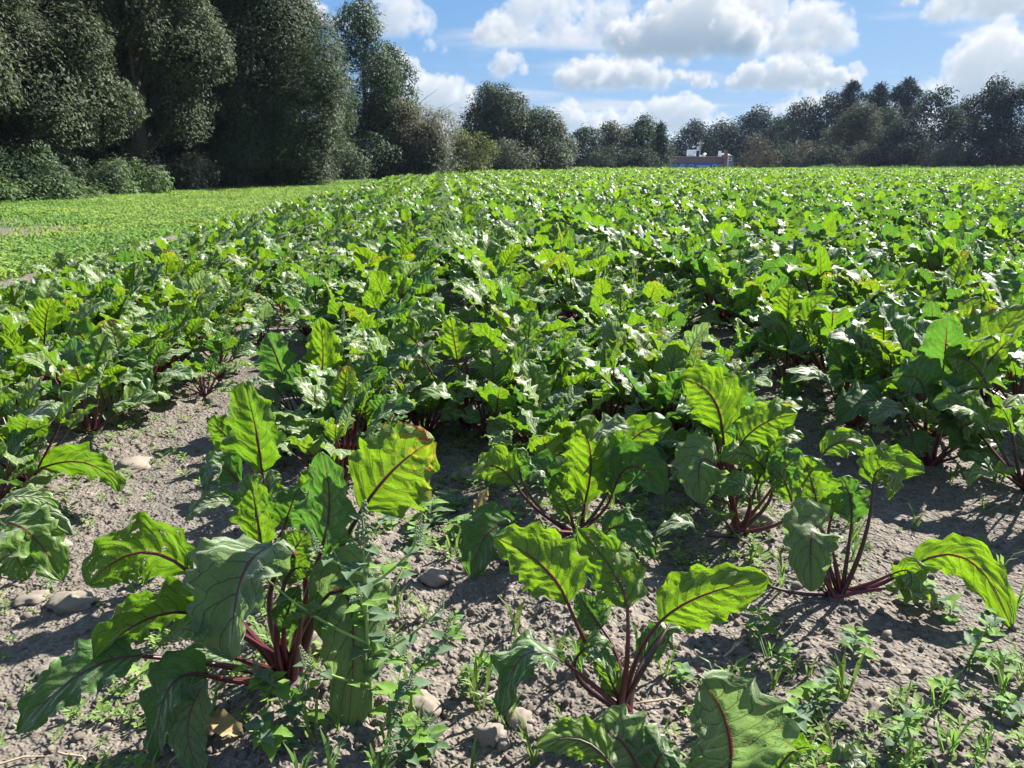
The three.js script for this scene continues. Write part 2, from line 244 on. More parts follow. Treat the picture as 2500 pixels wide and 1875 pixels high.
// cx, top: photo pixels of the crown's middle and top; half: half width in pixels; D: ground distance; o.low: share of the height that is bare trunk
function tree(name, cx, top, half, D, label, category, mat, o = {}) {
  const r = rng(Math.round(cx * 7 + top * 3 + D)), x = at(cx, 395, D).x, gy = soil(x, -D, true) - 0.05, H = (o.h ?? at(cx, top, D).y) - gy, hw = o.hw ?? half / FPX * D * 1.02;
  const t = group(name, x, gy, -D); tag(t, label, category, o.group);
  const low = (o.low ?? 0.08) * H, len = Math.max(0.125, D * 0.003) * (o.leaf ?? 1), lobes = [];
  const nl = o.lobes ?? Math.round(clamp(H * hw * 0.8, 10, 56));
  for (let i = 0; i < nl; i++) {                                            // the crown's masses along its outline
    const f = Math.pow((i + 0.5) / nl, 0.9), prof = o.profile ? o.profile(f) : Math.pow(Math.sin(Math.PI * clamp(0.14 + 0.8 * f, 0, 1)), 0.62), th = i * 2.4 + r() * 1.2, lr = hw * (0.21 + 0.19 * r()) * (0.75 + 0.25 * prof) * (o.lump ?? 1);
    const rr = Math.max(0, hw * prof - lr * 0.75) * (0.58 + 0.52 * r()); lobes.push([Math.cos(th) * rr, lerp(low, H - lr * 0.7, f) + (r() - 0.5) * lr * 0.6, Math.sin(th) * rr, lr, 0.72 + 0.25 * r()]);
  }
  if (o.profile) lobes.push([0, H - hw * 0.15, 0, hw * 0.22, 1]);
  // trunk and limbs
  const limbs = [], lean = V((r() - 0.5) * 0.06 * H, H * 0.62, (r() - 0.5) * 0.06 * H), tr = o.trunk ?? clamp(H * 0.022, 0.05, 0.32), tp = [0, 0.25, 0.5, 0.75, 1].map((k) => V(lean.x * k + (r() - 0.5) * tr, lean.y * k * (o.pole ? 1.5 : 1), lean.z * k));
  limbs.push(tube(tp, [tr * 1.25, tr, tr * 0.8, tr * 0.6, tr * 0.3], 8));
  const trunk = part('trunk', limbs[0], barkMat, t), kids = [];
  for (const l of lobes.slice(0, o.limbs ?? 16)) { const k = clamp(l[1] / H * 0.75, 0.12, 0.9), a = V(lean.x * k, lean.y * k, lean.z * k), e = V(l[0], l[1], l[2]), c = V(lerp(a.x, e.x, 0.5), lerp(a.y, e.y, 0.35), lerp(a.z, e.z, 0.5)); kids.push(tube([0, 0.33, 0.66, 1].map((q) => bez(a, c, e, q)), [tr * 0.42, tr * 0.3, tr * 0.2, tr * 0.07], 5)); }
  if (o.bare) for (let i = 0; i < o.bare; i++) { const l = lobes[Math.floor(lobes.length * (0.45 + 0.55 * r()))], a = V(l[0] * 0.7, l[1] - l[3] * 0.5, l[2] * 0.7), th = r() * 6.283, e = V(a.x + Math.cos(th) * hw * 0.5, a.y + l[3] * (1.1 + r()), a.z + Math.sin(th) * hw * 0.5), c = V(a.x, (a.y + e.y) / 2 + 0.3, a.z); kids.push(tube([0, 0.33, 0.66, 1].map((q) => bez(a, c, e, q)), [0.026, 0.02, 0.013, 0.006].map((q) => q * D / 55), 4)); }
  if (kids.length) part('limb', mergeGeometries(kids), o.bare ? twigMat : barkMat, trunk);
  const list = [], sr = len * 2.4, pack = o.pack ?? 1;
  lobes.forEach((l, li) => {
    const area = 4 * Math.PI * l[3] * l[3] * 0.8, n = Math.round(clamp(area / (sr * sr * 1.1) * 2.3 * pack, 12, 1500)), tone = 0.8 + 0.4 * r();
    for (let i = 0; i < n; i++) {
      const yy = 1 - 2 * (i + 0.5) / n, th = i * 2.39996 + r() * 0.5, q = Math.sqrt(1 - yy * yy), nx = Math.cos(th) * q, nz = Math.sin(th) * q, bump = fbm(nx * 2.2 + li * 3.7, yy * 2.2 + 9, nz * 2.2 + li, 2);
      if (bump < (o.gap ?? 0.4)) continue;
      const rad = l[3] * (0.62 + 0.75 * bump) * (r() < 0.25 ? 0.7 : 1), p = V(l[0] + nx * rad, l[1] + yy * rad * l[4], l[2] + nz * rad);
      if (p.y < 0.1) continue;
      let deep = false; for (let k = 0; k < lobes.length && !deep; k++) if (k !== li) { const m = lobes[k], dx = p.x - m[0], dy = (p.y - m[1]) / m[4], dz = p.z - m[2]; if (dx * dx + dy * dy + dz * dz < m[3] * m[3] * 0.36) deep = true; }
      if (deep && r() < 0.8) continue;
      const c = tone * (0.86 + 0.28 * r()), w = (r() - 0.5) * 0.2;
      list.push([p, Math.acos(clamp(yy, -1, 1)) * 0.55 * (0.5 + r()), Math.atan2(nx, nz), (r() - 0.5) * 0.8, 0.75 + 0.55 * r(), c * (1 + w), c, c * (1 - w)]);
    }
  });
  tag(instances('crown', spray(len, o.kind ?? 'broad'), mat, list, t), null, null, null, 'stuff');
  return add(t);
}
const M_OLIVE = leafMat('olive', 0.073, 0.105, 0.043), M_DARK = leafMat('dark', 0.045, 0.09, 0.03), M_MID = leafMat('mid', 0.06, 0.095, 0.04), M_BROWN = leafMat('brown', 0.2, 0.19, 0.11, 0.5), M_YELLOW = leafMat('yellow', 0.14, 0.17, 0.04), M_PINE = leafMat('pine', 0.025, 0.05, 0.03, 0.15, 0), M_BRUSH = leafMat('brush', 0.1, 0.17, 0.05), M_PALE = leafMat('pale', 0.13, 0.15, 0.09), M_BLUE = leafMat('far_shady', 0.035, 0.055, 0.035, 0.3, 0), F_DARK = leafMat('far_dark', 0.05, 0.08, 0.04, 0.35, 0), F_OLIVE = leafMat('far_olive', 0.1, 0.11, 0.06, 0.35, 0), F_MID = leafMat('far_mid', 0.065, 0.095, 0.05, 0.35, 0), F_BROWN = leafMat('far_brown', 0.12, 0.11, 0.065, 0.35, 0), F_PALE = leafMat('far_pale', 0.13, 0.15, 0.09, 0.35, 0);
const TALL = (f) => Math.pow(Math.sin(Math.PI * clamp(0.1 + 0.84 * f, 0, 1)), 0.5), ROUND = undefined;
// the wood on the left, nearest first
tree('broadleaf_tree', -190, -100, 200, 25, 'dark green tree at the far left edge of the frame', 'tree', M_OLIVE, { h: 16, hw: 4.4, low: 0.16, profile: TALL });
tree('broadleaf_tree', 70, -100, 200, 28.5, 'tall shaggy olive tree above the fern bank at the left', 'tree', M_OLIVE, { h: 17.5, hw: 4.2, low: 0.15, profile: TALL, lump: 1.25, lobes: 36 });
tree('broadleaf_tree', 345, -100, 200, 34, 'tall olive tree with drooping leafy boughs, second from the left', 'tree', M_OLIVE, { h: 19, hw: 3.7, low: 0.13, profile: (f) => f < 0.3 ? 0.9 : TALL(f), lump: 1.35, lobes: 36 });
tree('broadleaf_tree', 640, -60, 215, 41, 'broad dark green tree whose rounded crown nearly reaches the ground', 'tree', M_MID, { h: 13.0, hw: 5.2, low: 0.1, profile: (f) => f < 0.35 ? 0.72 + 0.28 * f / 0.35 : 1 - 0.94 * Math.pow((f - 0.35) / 0.65, 1.3), lump: 1.3, lobes: 38 });
tree('broadleaf_tree', 500, -80, 190, 47, 'tall dark tree filling the gap behind the two big left trees', 'tree', M_DARK, { h: 19, hw: 5, profile: TALL });
tree('broadleaf_tree', 230, -80, 190, 42, 'dark tree standing in the shade behind the leftmost trees', 'tree', M_DARK, { h: 20, hw: 6, profile: TALL });
tree('broadleaf_tree', -60, -80, 190, 37, 'shadowed tree behind the left edge of the wood', 'tree', M_DARK, { h: 19, hw: 5.5, profile: TALL });
tree('broadleaf_tree', 735, 62, 70, 56, 'dark tree whose tip shows right above the broad rounded tree', 'tree', M_DARK, { hw: 2.4, profile: TALL });
tree('slender_tree', 895, 6, 118, 60, 'tall slender dark tree with sky showing through its uneven crown', 'tree', M_DARK, { low: 0.12, profile: (f) => 0.9 - 0.42 * Math.pow(f, 2) + 0.26 * Math.sin(f * 13 + 1), gap: 0.43, pack: 1, lump: 0.9, lobes: 26 });
tree('slender_tree', 968, 98, 62, 61.5, 'side stem leaning right of the tall slender dark tree', 'tree', M_DARK, { low: 0.1, gap: 0.4, lobes: 18, pack: 1.3 });
tree('thorn_tree', 975, 228, 128, 62, 'brownish thin-leaved tree with bare twigs right of the slender tree', 'tree', M_BROWN, { low: 0.04, bare: 70, gap: 0.42, pack: 0.75, limbs: 24, lobes: 30, leaf: 0.85 });
tree('shrub', 895, 318, 85, 58, 'dark rounded shrub at the foot of the tall slender tree', 'shrub', M_DARK, {});
tree('shrub', 1030, 300, 70, 60, 'grey green shrub under the bare-twigged brownish tree', 'shrub', M_MID, {});
tree('shrub', 1138, 312, 64, 67, 'yellow green rounded shrub left of the round green trees', 'shrub', M_YELLOW, {});
tree('shrub', 1075, 355, 40, 63, 'low grey shrub left of the yellow green shrub', 'shrub', M_PALE, {});
tree('broadleaf_tree', 1212, 203, 92, 86, 'rounded green tree, the taller of the pair at mid picture', 'tree', M_OLIVE, {});
tree('broadleaf_tree', 1312, 268, 84, 88, 'rounded brownish green tree right of the taller mid picture tree', 'tree', M_OLIVE, {});
tree('shrub', 1240, 340, 60, 80, 'grey green shrub in front of the two rounded trees', 'shrub', M_PALE, {});
tree('shrub', 1350, 335, 50, 84, 'olive shrub at the right foot of the rounded trees', 'shrub', M_OLIVE, {});
// the thicket at the foot of the left wood
tree('shrub', 40, 372, 120, 26, 'dark green fern bank under the trees at the left edge', 'shrub', M_DARK, { kind: 'droop', h: 1.5, hw: 2.2 });
tree('shrub', 175, 380, 70, 28.5, 'dark shrub in shade left of the bright vine mound', 'shrub', M_DARK, { h: 1.5, hw: 1.6 });
tree('shrub', 300, 395, 110, 30.5, 'bright green vine mound spilling onto the field edge', 'shrub', M_BRUSH, { h: 1.35, hw: 1.75, kind: 'droop' });
tree('shrub', 65, 425, 110, 25, 'low green ferns along the edge of the dirt strip', 'shrub', M_BRUSH, { h: 0.55, hw: 2.2 });
tree('shrub', 335, 368, 55, 33, 'vine-wrapped stump behind the bright vine mound', 'shrub', M_PALE, { h: 1.9, hw: 0.8 });
tree('shrub', 460, 395, 80, 35, 'grey green brush right of the bright vine mound', 'shrub', M_PALE, { h: 1.5, hw: 1.5 });
tree('shrub', 575, 380, 60, 38, 'pale leafy brush below the left side of the broad tree', 'shrub', M_PALE, { h: 2.1, hw: 1.3 });
tree('shrub', 665, 396, 70, 41, 'pale weedy brush under the middle of the broad tree', 'shrub', M_PALE, { h: 1.7, hw: 1.5 });
tree('shrub', 765, 384, 60, 45, 'pale brush with upright stems right of the broad tree', 'shrub', M_PALE, { h: 1.9, hw: 1.5 });
tree('shrub', 830, 372, 60, 52, 'dark green shrub between the broad tree and the slender tree', 'shrub', M_MID, { h: 2.4, hw: 2 });
tree('shrub', 520, 330, 60, 40, 'dark holly-like shrub in the deep shade under the big trees', 'shrub', M_DARK, { h: 3.2, hw: 2.4 });
tree('shrub', 700, 330, 60, 47, 'dark shrub in the shade right under the broad tree', 'shrub', M_DARK, { h: 3.4, hw: 2.8 });
// the far wood
const far = [
  [1425, 312, 45, 120, 'dark tree at the left end of the far wood', F_DARK], [1490, 304, 52, 124, 'brownish tree in the far wood left of the tallest dome', F_OLIVE], [1568, 288, 62, 128, 'broad domed tree, tallest left of the brick-coloured building', F_DARK], [1612, 326, 32, 122, 'small tree just left of the low building', F_MID],
  [1690, 302, 62, 196, 'dark tree behind the rooftop box of the low building', M_BLUE], [1760, 300, 60, 200, 'dark tree behind the utility pole', M_BLUE], [1838, 270, 66, 205, 'tall rounded tree behind the right end of the building', M_BLUE], [1900, 290, 55, 190, 'dark tree behind the small pale round tree', M_BLUE],
  [1848, 328, 44, 138, 'small pale olive round tree right of the building', F_BROWN], [1955, 250, 60, 170, 'tree on the rising skyline left of the pines', F_DARK], [2010, 232, 55, 168, 'tall dark tree just left of the first pine', M_BLUE], [1962, 342, 30, 136, 'small reddish brown bush left of the tall bushy tree', F_BROWN],
  [1925, 352, 40, 140, 'dark green bush with a thin bare pole beside it', F_MID], [2085, 258, 72, 142, 'broad olive tree in front of the pines', F_OLIVE], [2150, 268, 45, 150, 'dark tree below the rightmost pine', F_DARK], [2185, 300, 62, 128, 'dark domed tree between olive tree and right wood', M_BLUE], [2268, 220, 62, 132, 'tall bluish green tree right of the pines', F_DARK],
  [2340, 246, 50, 136, 'dark tree filling the dip in the right skyline', M_BLUE], [2402, 196, 66, 122, 'tallest tree of the wood at the right edge', M_BLUE], [2470, 212, 60, 120, 'dark tree at the right edge of the frame', M_BLUE], [2560, 205, 70, 122, 'shadowy tree cut by the right edge of the frame', M_BLUE], [2310, 352, 34, 118, 'pale shrub at the foot of the right wood', F_PALE],
  [2450, 330, 80, 116, 'dark undergrowth at the foot of the right edge trees', M_BLUE], [2230, 340, 60, 122, 'dark undergrowth below the tall bluish tree', M_BLUE], [2110, 350, 60, 130, 'low olive shrub below the broad olive tree', F_OLIVE], [2020, 348, 50, 134, 'shrub right of the reddish brown bush', F_MID], [1470, 362, 60, 116, 'dark shrub at the foot of the far wood', F_DARK], [1556, 362, 66, 116, 'dark shrub hiding the left end of the building', F_DARK],
];
for (const [cx, top, half, D, label, mat] of far) tree(top > 325 ? 'shrub' : 'broadleaf_tree', cx, top, half, D, label, top > 325 ? 'shrub' : 'tree', mat, { lobes: top > 325 ? 10 : 22, limbs: 6, profile: top > 325 ? undefined : TALL, group: top > 325 ? undefined : 'trees of the far wood', low: 0.02 });
tree('small_spruce', 1610, 310, 14, 121, 'thin spruce spire at the right end of the far left wood', 'tree', M_PINE, { kind: 'needle', profile: (f) => 1.02 - f, lobes: 14, limbs: 0, pole: 1 });
for (const [cx, top, half, label] of [[2062, 206, 44, 'pine at the left of the three on the skyline'], [2128, 212, 46, 'middle pine of the three on the skyline'], [2192, 198, 46, 'pine with layered boughs, rightmost of three on the skyline']])
  tree('pine_tree', cx, top, half, 162, label, 'tree', M_PINE, { kind: 'needle', profile: (f) => (0.72 + 0.28 * Math.sin(f * 30)) * (1.25 - 0.7 * f * f), lobes: 40, limbs: 20, gap: 0.36, lump: 0.95, pack: 1.5, pole: 1, group: 'pines on the right skyline' });

// ------------------------------------------------------------------ the low building beyond the field, its pole and sign
{
  const D = 160, X = (px) => at(px, 395, D).x, Y = (py) => at(1250, py, D).y, gy = -2.75;
  const brown = new THREE.MeshStandardMaterial({ name: 'brown_facade', color: lin(0.24, 0.13, 0.1), roughness: 0.8 }), blue = new THREE.MeshStandardMaterial({ name: 'blue_facade', color: lin(0.05, 0.13, 0.5), roughness: 0.6 }), white = new THREE.MeshStandardMaterial({ name: 'white_paint', color: lin(0.75, 0.75, 0.74), roughness: 0.6 }), steel = new THREE.MeshStandardMaterial({ name: 'galvanized_steel', color: lin(0.5, 0.52, 0.54), roughness: 0.5, metalness: 0.3 }), brick = new THREE.MeshStandardMaterial({ name: 'red_brick', color: lin(0.26, 0.14, 0.1), roughness: 0.9 }), dark = new THREE.MeshStandardMaterial({ name: 'dark_glass', color: lin(0.03, 0.03, 0.04), roughness: 0.2 }), grey = new THREE.MeshStandardMaterial({ name: 'grey_roof', color: lin(0.16, 0.17, 0.2), roughness: 0.8 });
  const box = (x0, x1, y0, y1, z0, z1, bev = 0) => { const g = new THREE.BoxGeometry(x1 - x0, y1 - y0, z1 - z0); g.translate((x0 + x1) / 2, (y0 + y1) / 2, (z0 + z1) / 2); return g; };
  const b = group('low_building', X(1706), gy, -D), bx = (px) => X(px) - X(1706), by = (py) => Y(py) - gy;
  tag(b, 'long low building with brown parapet over a bright blue front', 'building');
  part('wall', box(bx(1640), bx(1771), 0, by(397), -9, 0), blue, b);
  part('parapet', box(bx(1640) - 0.1, bx(1771) + 0.1, by(397), by(383), -9.1, 0.14), brown, b);
  part('parapet_coping', box(bx(1640) - 0.2, bx(1771) + 0.2, by(383), by(382), -9.2, 0.24), steel, b);
  part('brick_pier', box(bx(1765), bx(1772), 0, by(366), 0.25, 1.1), brick, b);
  part('white_end_wall', box(bx(1772.4), bx(1777), 0, by(379), -1.5, 0.6), white, b);
  part('awning', box(bx(1700), bx(1731), by(406.5), by(404.5), 0.16, 0.9), white, b);
  for (const px of [1662, 1684, 1740, 1757]) { const w = part('window', box(bx(px), bx(px + 9), by(409), by(402), 0.003, 0.06), white, b); part('pane', box(bx(px) + 0.1, bx(px + 9) - 0.1, by(409) + 0.1, by(402) - 0.1, 0.06, 0.075), dark, w); }
  add(b);
  const h = group('rooftop_unit', X(1695), Y(382) - 0.02, -D - 3); tag(h, 'white box-shaped ventilation unit on the roof of the low building', 'ventilation unit');
  const hw = (X(1704) - X(1686)) / 2, hh = Y(365.5) - Y(382);
  part('housing', box(-hw, hw, 0.12, hh, -1, 1), white, h); part('base_curb', box(-hw - 0.05, hw + 0.05, 0, 0.12, -1.05, 1.05), grey, h); part('grille', box(hw * 0.25, hw * 0.8, hh * 0.35, hh * 0.8, 1.0, 1.04), steel, h); part('lid', box(-hw - 0.06, hw + 0.06, hh, hh + 0.07, -1.06, 1.06), steel, h); add(h);
  const v = group('roof_vent', X(1724), Y(382.5), -D - 2); tag(v, 'small pale roof vent between rooftop box and utility pole', 'roof vent');
  part('vent_body', new THREE.CylinderGeometry(0.22, 0.26, 0.5, 12).translate(0, 0.25, 0), white, v); part('vent_cowl', new THREE.CylinderGeometry(0.16, 0.42, 0.24, 12).translate(0, 0.62, 0), steel, v); part('vent_duct', box(-0.8, -0.2, 0, 0.3, -0.3, 0.3), white, v); add(v);
  const c = group('chimney', X(1761), Y(381) - 0.03, -D - 1.5); tag(c, 'short white chimney stub beside the brick pier', 'chimney'); part('stack', box(-0.25, 0.25, 0, 0.95, -0.25, 0.25), white, c); part('cap', box(-0.32, 0.32, 0.95, 1.03, -0.32, 0.32), steel, c); add(c);
  const p = group('utility_pole', X(1741), gy, -D - 12); tag(p, 'wooden utility pole with a transformer behind the low building', 'utility pole');
  const ph = at(1741, 343, D + 12).y - gy, woodM = new THREE.MeshStandardMaterial({ name: 'grey_wood', color: lin(0.34, 0.32, 0.3), roughness: 0.9 });
  part('pole', tube([V(0, 0, 0), V(0, ph, 0)], [0.19, 0.13], 10), woodM, p); part('crossarm', box(-0.75, 0.75, ph - 0.75, ph - 0.62, 0.12, 0.24), woodM, p);
  for (const s of [-0.65, -0.25, 0.3, 0.65]) part('insulator', new THREE.CylinderGeometry(0.05, 0.07, 0.22, 8).translate(s, ph - 0.51, 0.18), white, p);
  const tf = part('transformer', new THREE.CylinderGeometry(0.3, 0.3, 0.85, 14).translate(-0.42, ph - 1.7, 0.1), steel, p); part('lid', new THREE.CylinderGeometry(0.12, 0.31, 0.12, 14).translate(-0.42, ph - 1.215, 0.1), steel, tf); part('bracket', box(-0.2, 0, ph - 1.8, ph - 1.6, -0.05, 0.1), steel, p); add(p);
  const s = group('shed', X(1792), gy, -D - 6); tag(s, 'small shed with white window frame right of the low building', 'shed');
  part('wall', box(-1.4, 1.6, 0, by(384), -3, 0), grey, s);
  { const g = new THREE.BufferGeometry(), y = by(384), q = by(373); g.setAttribute('position', new THREE.Float32BufferAttribute([-1.6, y, 0.2, 1.8, y, 0.2, 0.6, q, -1.5, -0.6, q, -1.5, -1.6, y, -3.2, 1.8, y, -3.2], 3)); g.setIndex([0, 1, 2, 0, 2, 3, 1, 5, 2, 5, 4, 3, 5, 3, 2, 4, 0, 3, 0, 4, 5, 0, 5, 1]); g.computeVertexNormals(); part('roof', g, grey, s); }
  for (const x of [-1.1, 0.1]) { const w = part('window', box(x, x + 1.05, by(392), by(385), 0.0035, 0.1), white, s); part('pane', box(x + 0.14, x + 0.91, by(392) + 0.14, by(385) - 0.14, 0.1, 0.115), dark, w); } add(s);
  const bl = at(1940, 395, 141), bp = group('bare_pole', bl.x, soil(bl.x, bl.z, true), bl.z); tag(bp, 'thin grey pole standing among bushes right of the building', 'pole'); part('pole', tube([V(0, 0, 0), V(0, at(1940, 345, 141).y - bp.position.y, 0)], [0.09, 0.06], 8), steel, bp); part('pole_cap', new THREE.SphereGeometry(0.09, 8, 6).translate(0, at(1940, 345, 141).y - bp.position.y, 0), steel, bp); add(bp);
}

// ------------------------------------------------------------------ beet leaves: vein pattern, blade and stalk shapes
function veinField(n, seed) {                                              // per texel: closeness to midrib, side veins, fine net; relief
  const r = rng(seed), segs = [], mid = new Float32Array(n * n), sec = new Float32Array(n * n), net = new Float32Array(n * n), relief = new Float32Array(n * n), A = 0.56;   // u is 0.56 as wide as v is long
  const curve = (pts, w0, w1) => { for (let i = 0; i < pts.length - 1; i++) { const t = i / (pts.length - 1); segs.push([pts[i][0], pts[i][1], pts[i + 1][0], pts[i + 1][1], lerp(w0, w1, t)]); } };
  for (let k = 0; k < 6; k++) for (const s of [-1, 1]) {
    const v0 = 0.03 + 0.135 * k + (s > 0 ? 0.06 : 0) + (r() - 0.5) * 0.05, reach = 0.46 * A, rise = 0.2 + 0.1 * r() + 0.01 * k, pts = [];
    for (let i = 0; i <= 8; i++) { const t = i / 8; pts.push([0.5 * A + s * reach * t, v0 + rise * (0.35 * t + 0.65 * t * t) + (r() - 0.5) * 0.008]); }
    curve(pts, 0.0075, 0.0022);
    for (const f of [3, 5, 6]) { const p = pts[f], up = r() < 0.6 ? 1 : -0.5, q = []; for (let i = 0; i <= 4; i++) { const t = i / 4; q.push([p[0] + s * 0.1 * A * t, p[1] + up * (0.09 + 0.03 * r()) * t]); } curve(q, 0.0036, 0.0015); }
  }
  const cells = 26, cx = [], cy = []; for (let i = 0; i < cells * cells; i++) { cx.push(r()); cy.push(r()); }
  for (let j = 0; j < n; j++) for (let i = 0; i < n; i++) {
    const u = (i + 0.5) / n * A, v = (j + 0.5) / n, k = j * n + i, wm = lerp(0.019, 0.005, v), dm = Math.abs(u - 0.5 * A);
    mid[k] = 1 - smooth(wm * 0.55, wm, dm);
    let best = 0, dist = 1; for (const s of segs) { if (Math.abs(s[1] - v) > 0.12) continue; const dx = s[2] - s[0], dy = s[3] - s[1], t = clamp(((u - s[0]) * dx + (v - s[1]) * dy) / (dx * dx + dy * dy), 0, 1), ex = u - s[0] - dx * t, ey = v - s[1] - dy * t, d = Math.sqrt(ex * ex + ey * ey); if (d < dist) dist = d; const q = 1 - smooth(s[4] * 0.45, s[4], d); if (q > best) best = q; }
    sec[k] = best;
    const gx = (i / n) * cells * A * 1.6, gy = (j / n) * cells * 1.6; let f1 = 9, f2 = 9; for (let b = -1; b <= 1; b++) for (let a = -1; a <= 1; a++) { const ix = Math.floor(gx) + a, iy = Math.floor(gy) + b, h = ((ix * 7 + iy * 131) % (cells * cells) + cells * cells) % (cells * cells), dx = ix + cx[h] - gx, dy = iy + cy[h] - gy, d = dx * dx + dy * dy; if (d < f1) { f2 = f1; f1 = d; } else if (d < f2) f2 = d; }
    net[k] = 1 - smooth(0.03, 0.16, Math.sqrt(f2) - Math.sqrt(f1));
    relief[k] = smooth(0, 0.045, Math.min(dist, dm)) * 0.75 + (1 - net[k]) * 0.12 + fbm(u * 22, v * 22, seed, 2) * 0.35;
  }
  return { n, mid, sec, net, relief };
}
const VEINS = [veinField(384, 3), veinField(384, 8)];
function leafTex(f, o) {
  return dataTex(f.n, (u, v, i, j) => {
    const k = j * f.n + i, m = fbm(u * 5 + o.seed, v * 8, 2, 3), fine = vnoise(u * 60, v * 100, o.seed);
    let c = [0.108, 0.228, 0.005].map((q, z) => q * (0.78 + 0.42 * m) * (0.9 + 0.2 * fine) * [o.r, o.g, o.b][z]);
    const mix = (t, rr, gg, bb) => { c = [lerp(c[0], rr, t), lerp(c[1], gg, t), lerp(c[2], bb, t)]; };
    mix(f.net[k] * 0.14, c[0] * 0.6, c[1] * 0.6, c[2] * 0.6);
    mix(f.sec[k] * 0.78, 0.05, 0.06, 0.02); mix(f.mid[k] * 0.93, 0.17, 0.015, 0.028);
    const sp = fbm(u * 9 + o.seed * 3, v * 15, 6, 2);
    if (o.sick) { const e = smooth(o.sick, o.sick + 0.1, sp * 0.6 + 0.55 * v + 0.15 * Math.abs(u - 0.5)); mix(e * 0.75, 0.42, 0.36, 0.02); const b = smooth(o.sick + 0.1, o.sick + 0.17, sp * 0.6 + 0.55 * v + 0.15 * Math.abs(u - 0.3)); mix(b * 0.9, 0.2, 0.075, 0.02); }
    const hole = vnoise(u * 24 + o.seed * 5, v * 40, 13); if (hole > 0.93) mix(0.8, 0.25, 0.2, 0.06);
    if (o.holes) { const b = vnoise(u * 15 + 9, v * 27, 31) + 0.25 * vnoise(u * 60, v * 100, 3); return [...c, b > 1.02 && f.mid[k] < 0.1 ? 0 : 1]; }
    return c;
  }, true);
}
const reliefTex = VEINS.map((f) => dataTex(f.n, (u, v, i, j) => { const k = f.relief[j * f.n + i]; return [k, k, k]; }, false));
function blade(name, f, o) { return new THREE.MeshPhysicalMaterial({ name, map: leafTex(VEINS[f], o), bumpMap: reliefTex[f], bumpScale: 0.0055, roughness: 1, transmission: 0.6, thickness: 0, specularIntensity: 0.45, clearcoat: 0.7, clearcoatRoughness: 0.38, side: THREE.DoubleSide, alphaTest: o.holes ? 0.5 : 0 }); }
const LEAF = [blade('beet_leaf', 0, { seed: 1, r: 1, g: 1, b: 1 }), blade('beet_leaf_deep', 1, { seed: 2, r: 0.62, g: 0.78, b: 3 }), blade('beet_leaf_light', 0, { seed: 4, r: 1.25, g: 1.12, b: 1 }), blade('beet_leaf_blotched', 1, { seed: 6, r: 1.2, g: 1.05, b: 1, sick: 0.78 }), blade('beet_leaf_pale', 1, { seed: 9, r: 1.35, g: 1.05, b: 13 }), blade('beet_leaf_holed', 1, { seed: 12, r: 1.05, g: 1.02, b: 1, holes: true })];
const stalkMat = new THREE.MeshPhysicalMaterial({ name: 'beet_stalk', color: lin(0.085, 0.006, 0.015), roughness: 0.4, clearcoat: 0.4, clearcoatRoughness: 0.3, bumpMap: dataTex(64, (u, v) => { const k = 0.5 + 0.5 * Math.sin(u * 6.283 * 8); return [k, k, k]; }), bumpScale: 0.0008 });
const darkStalkMat = new THREE.MeshPhysicalMaterial({ name: 'beet_stalk_dark', color: lin(0.04, 0.009, 0.013), roughness: 0.45, clearcoat: 0.3, clearcoatRoughness: 0.35 });
const rootMat = new THREE.MeshStandardMaterial({ name: 'beet_root_skin', color: lin(0.2, 0.14, 0.13), roughness: 0.85, bumpMap: soilBump, bumpScale: 0.006 });
const PROF = [[0, 0.06], [0.05, 0.3], [0.12, 0.62], [0.22, 0.88], [0.34, 1], [0.48, 0.97], [0.62, 0.86], [0.76, 0.72], [0.88, 0.53], [0.95, 0.36], [1, 0.07]];
function prof(s) { for (let i = 1; i < PROF.length; i++) if (s <= PROF[i][0]) { const a = PROF[i - 1], b = PROF[i], t = (s - a[0]) / (b[0] - a[0]); return lerp(a[1], b[1], t); } return 0.05; }
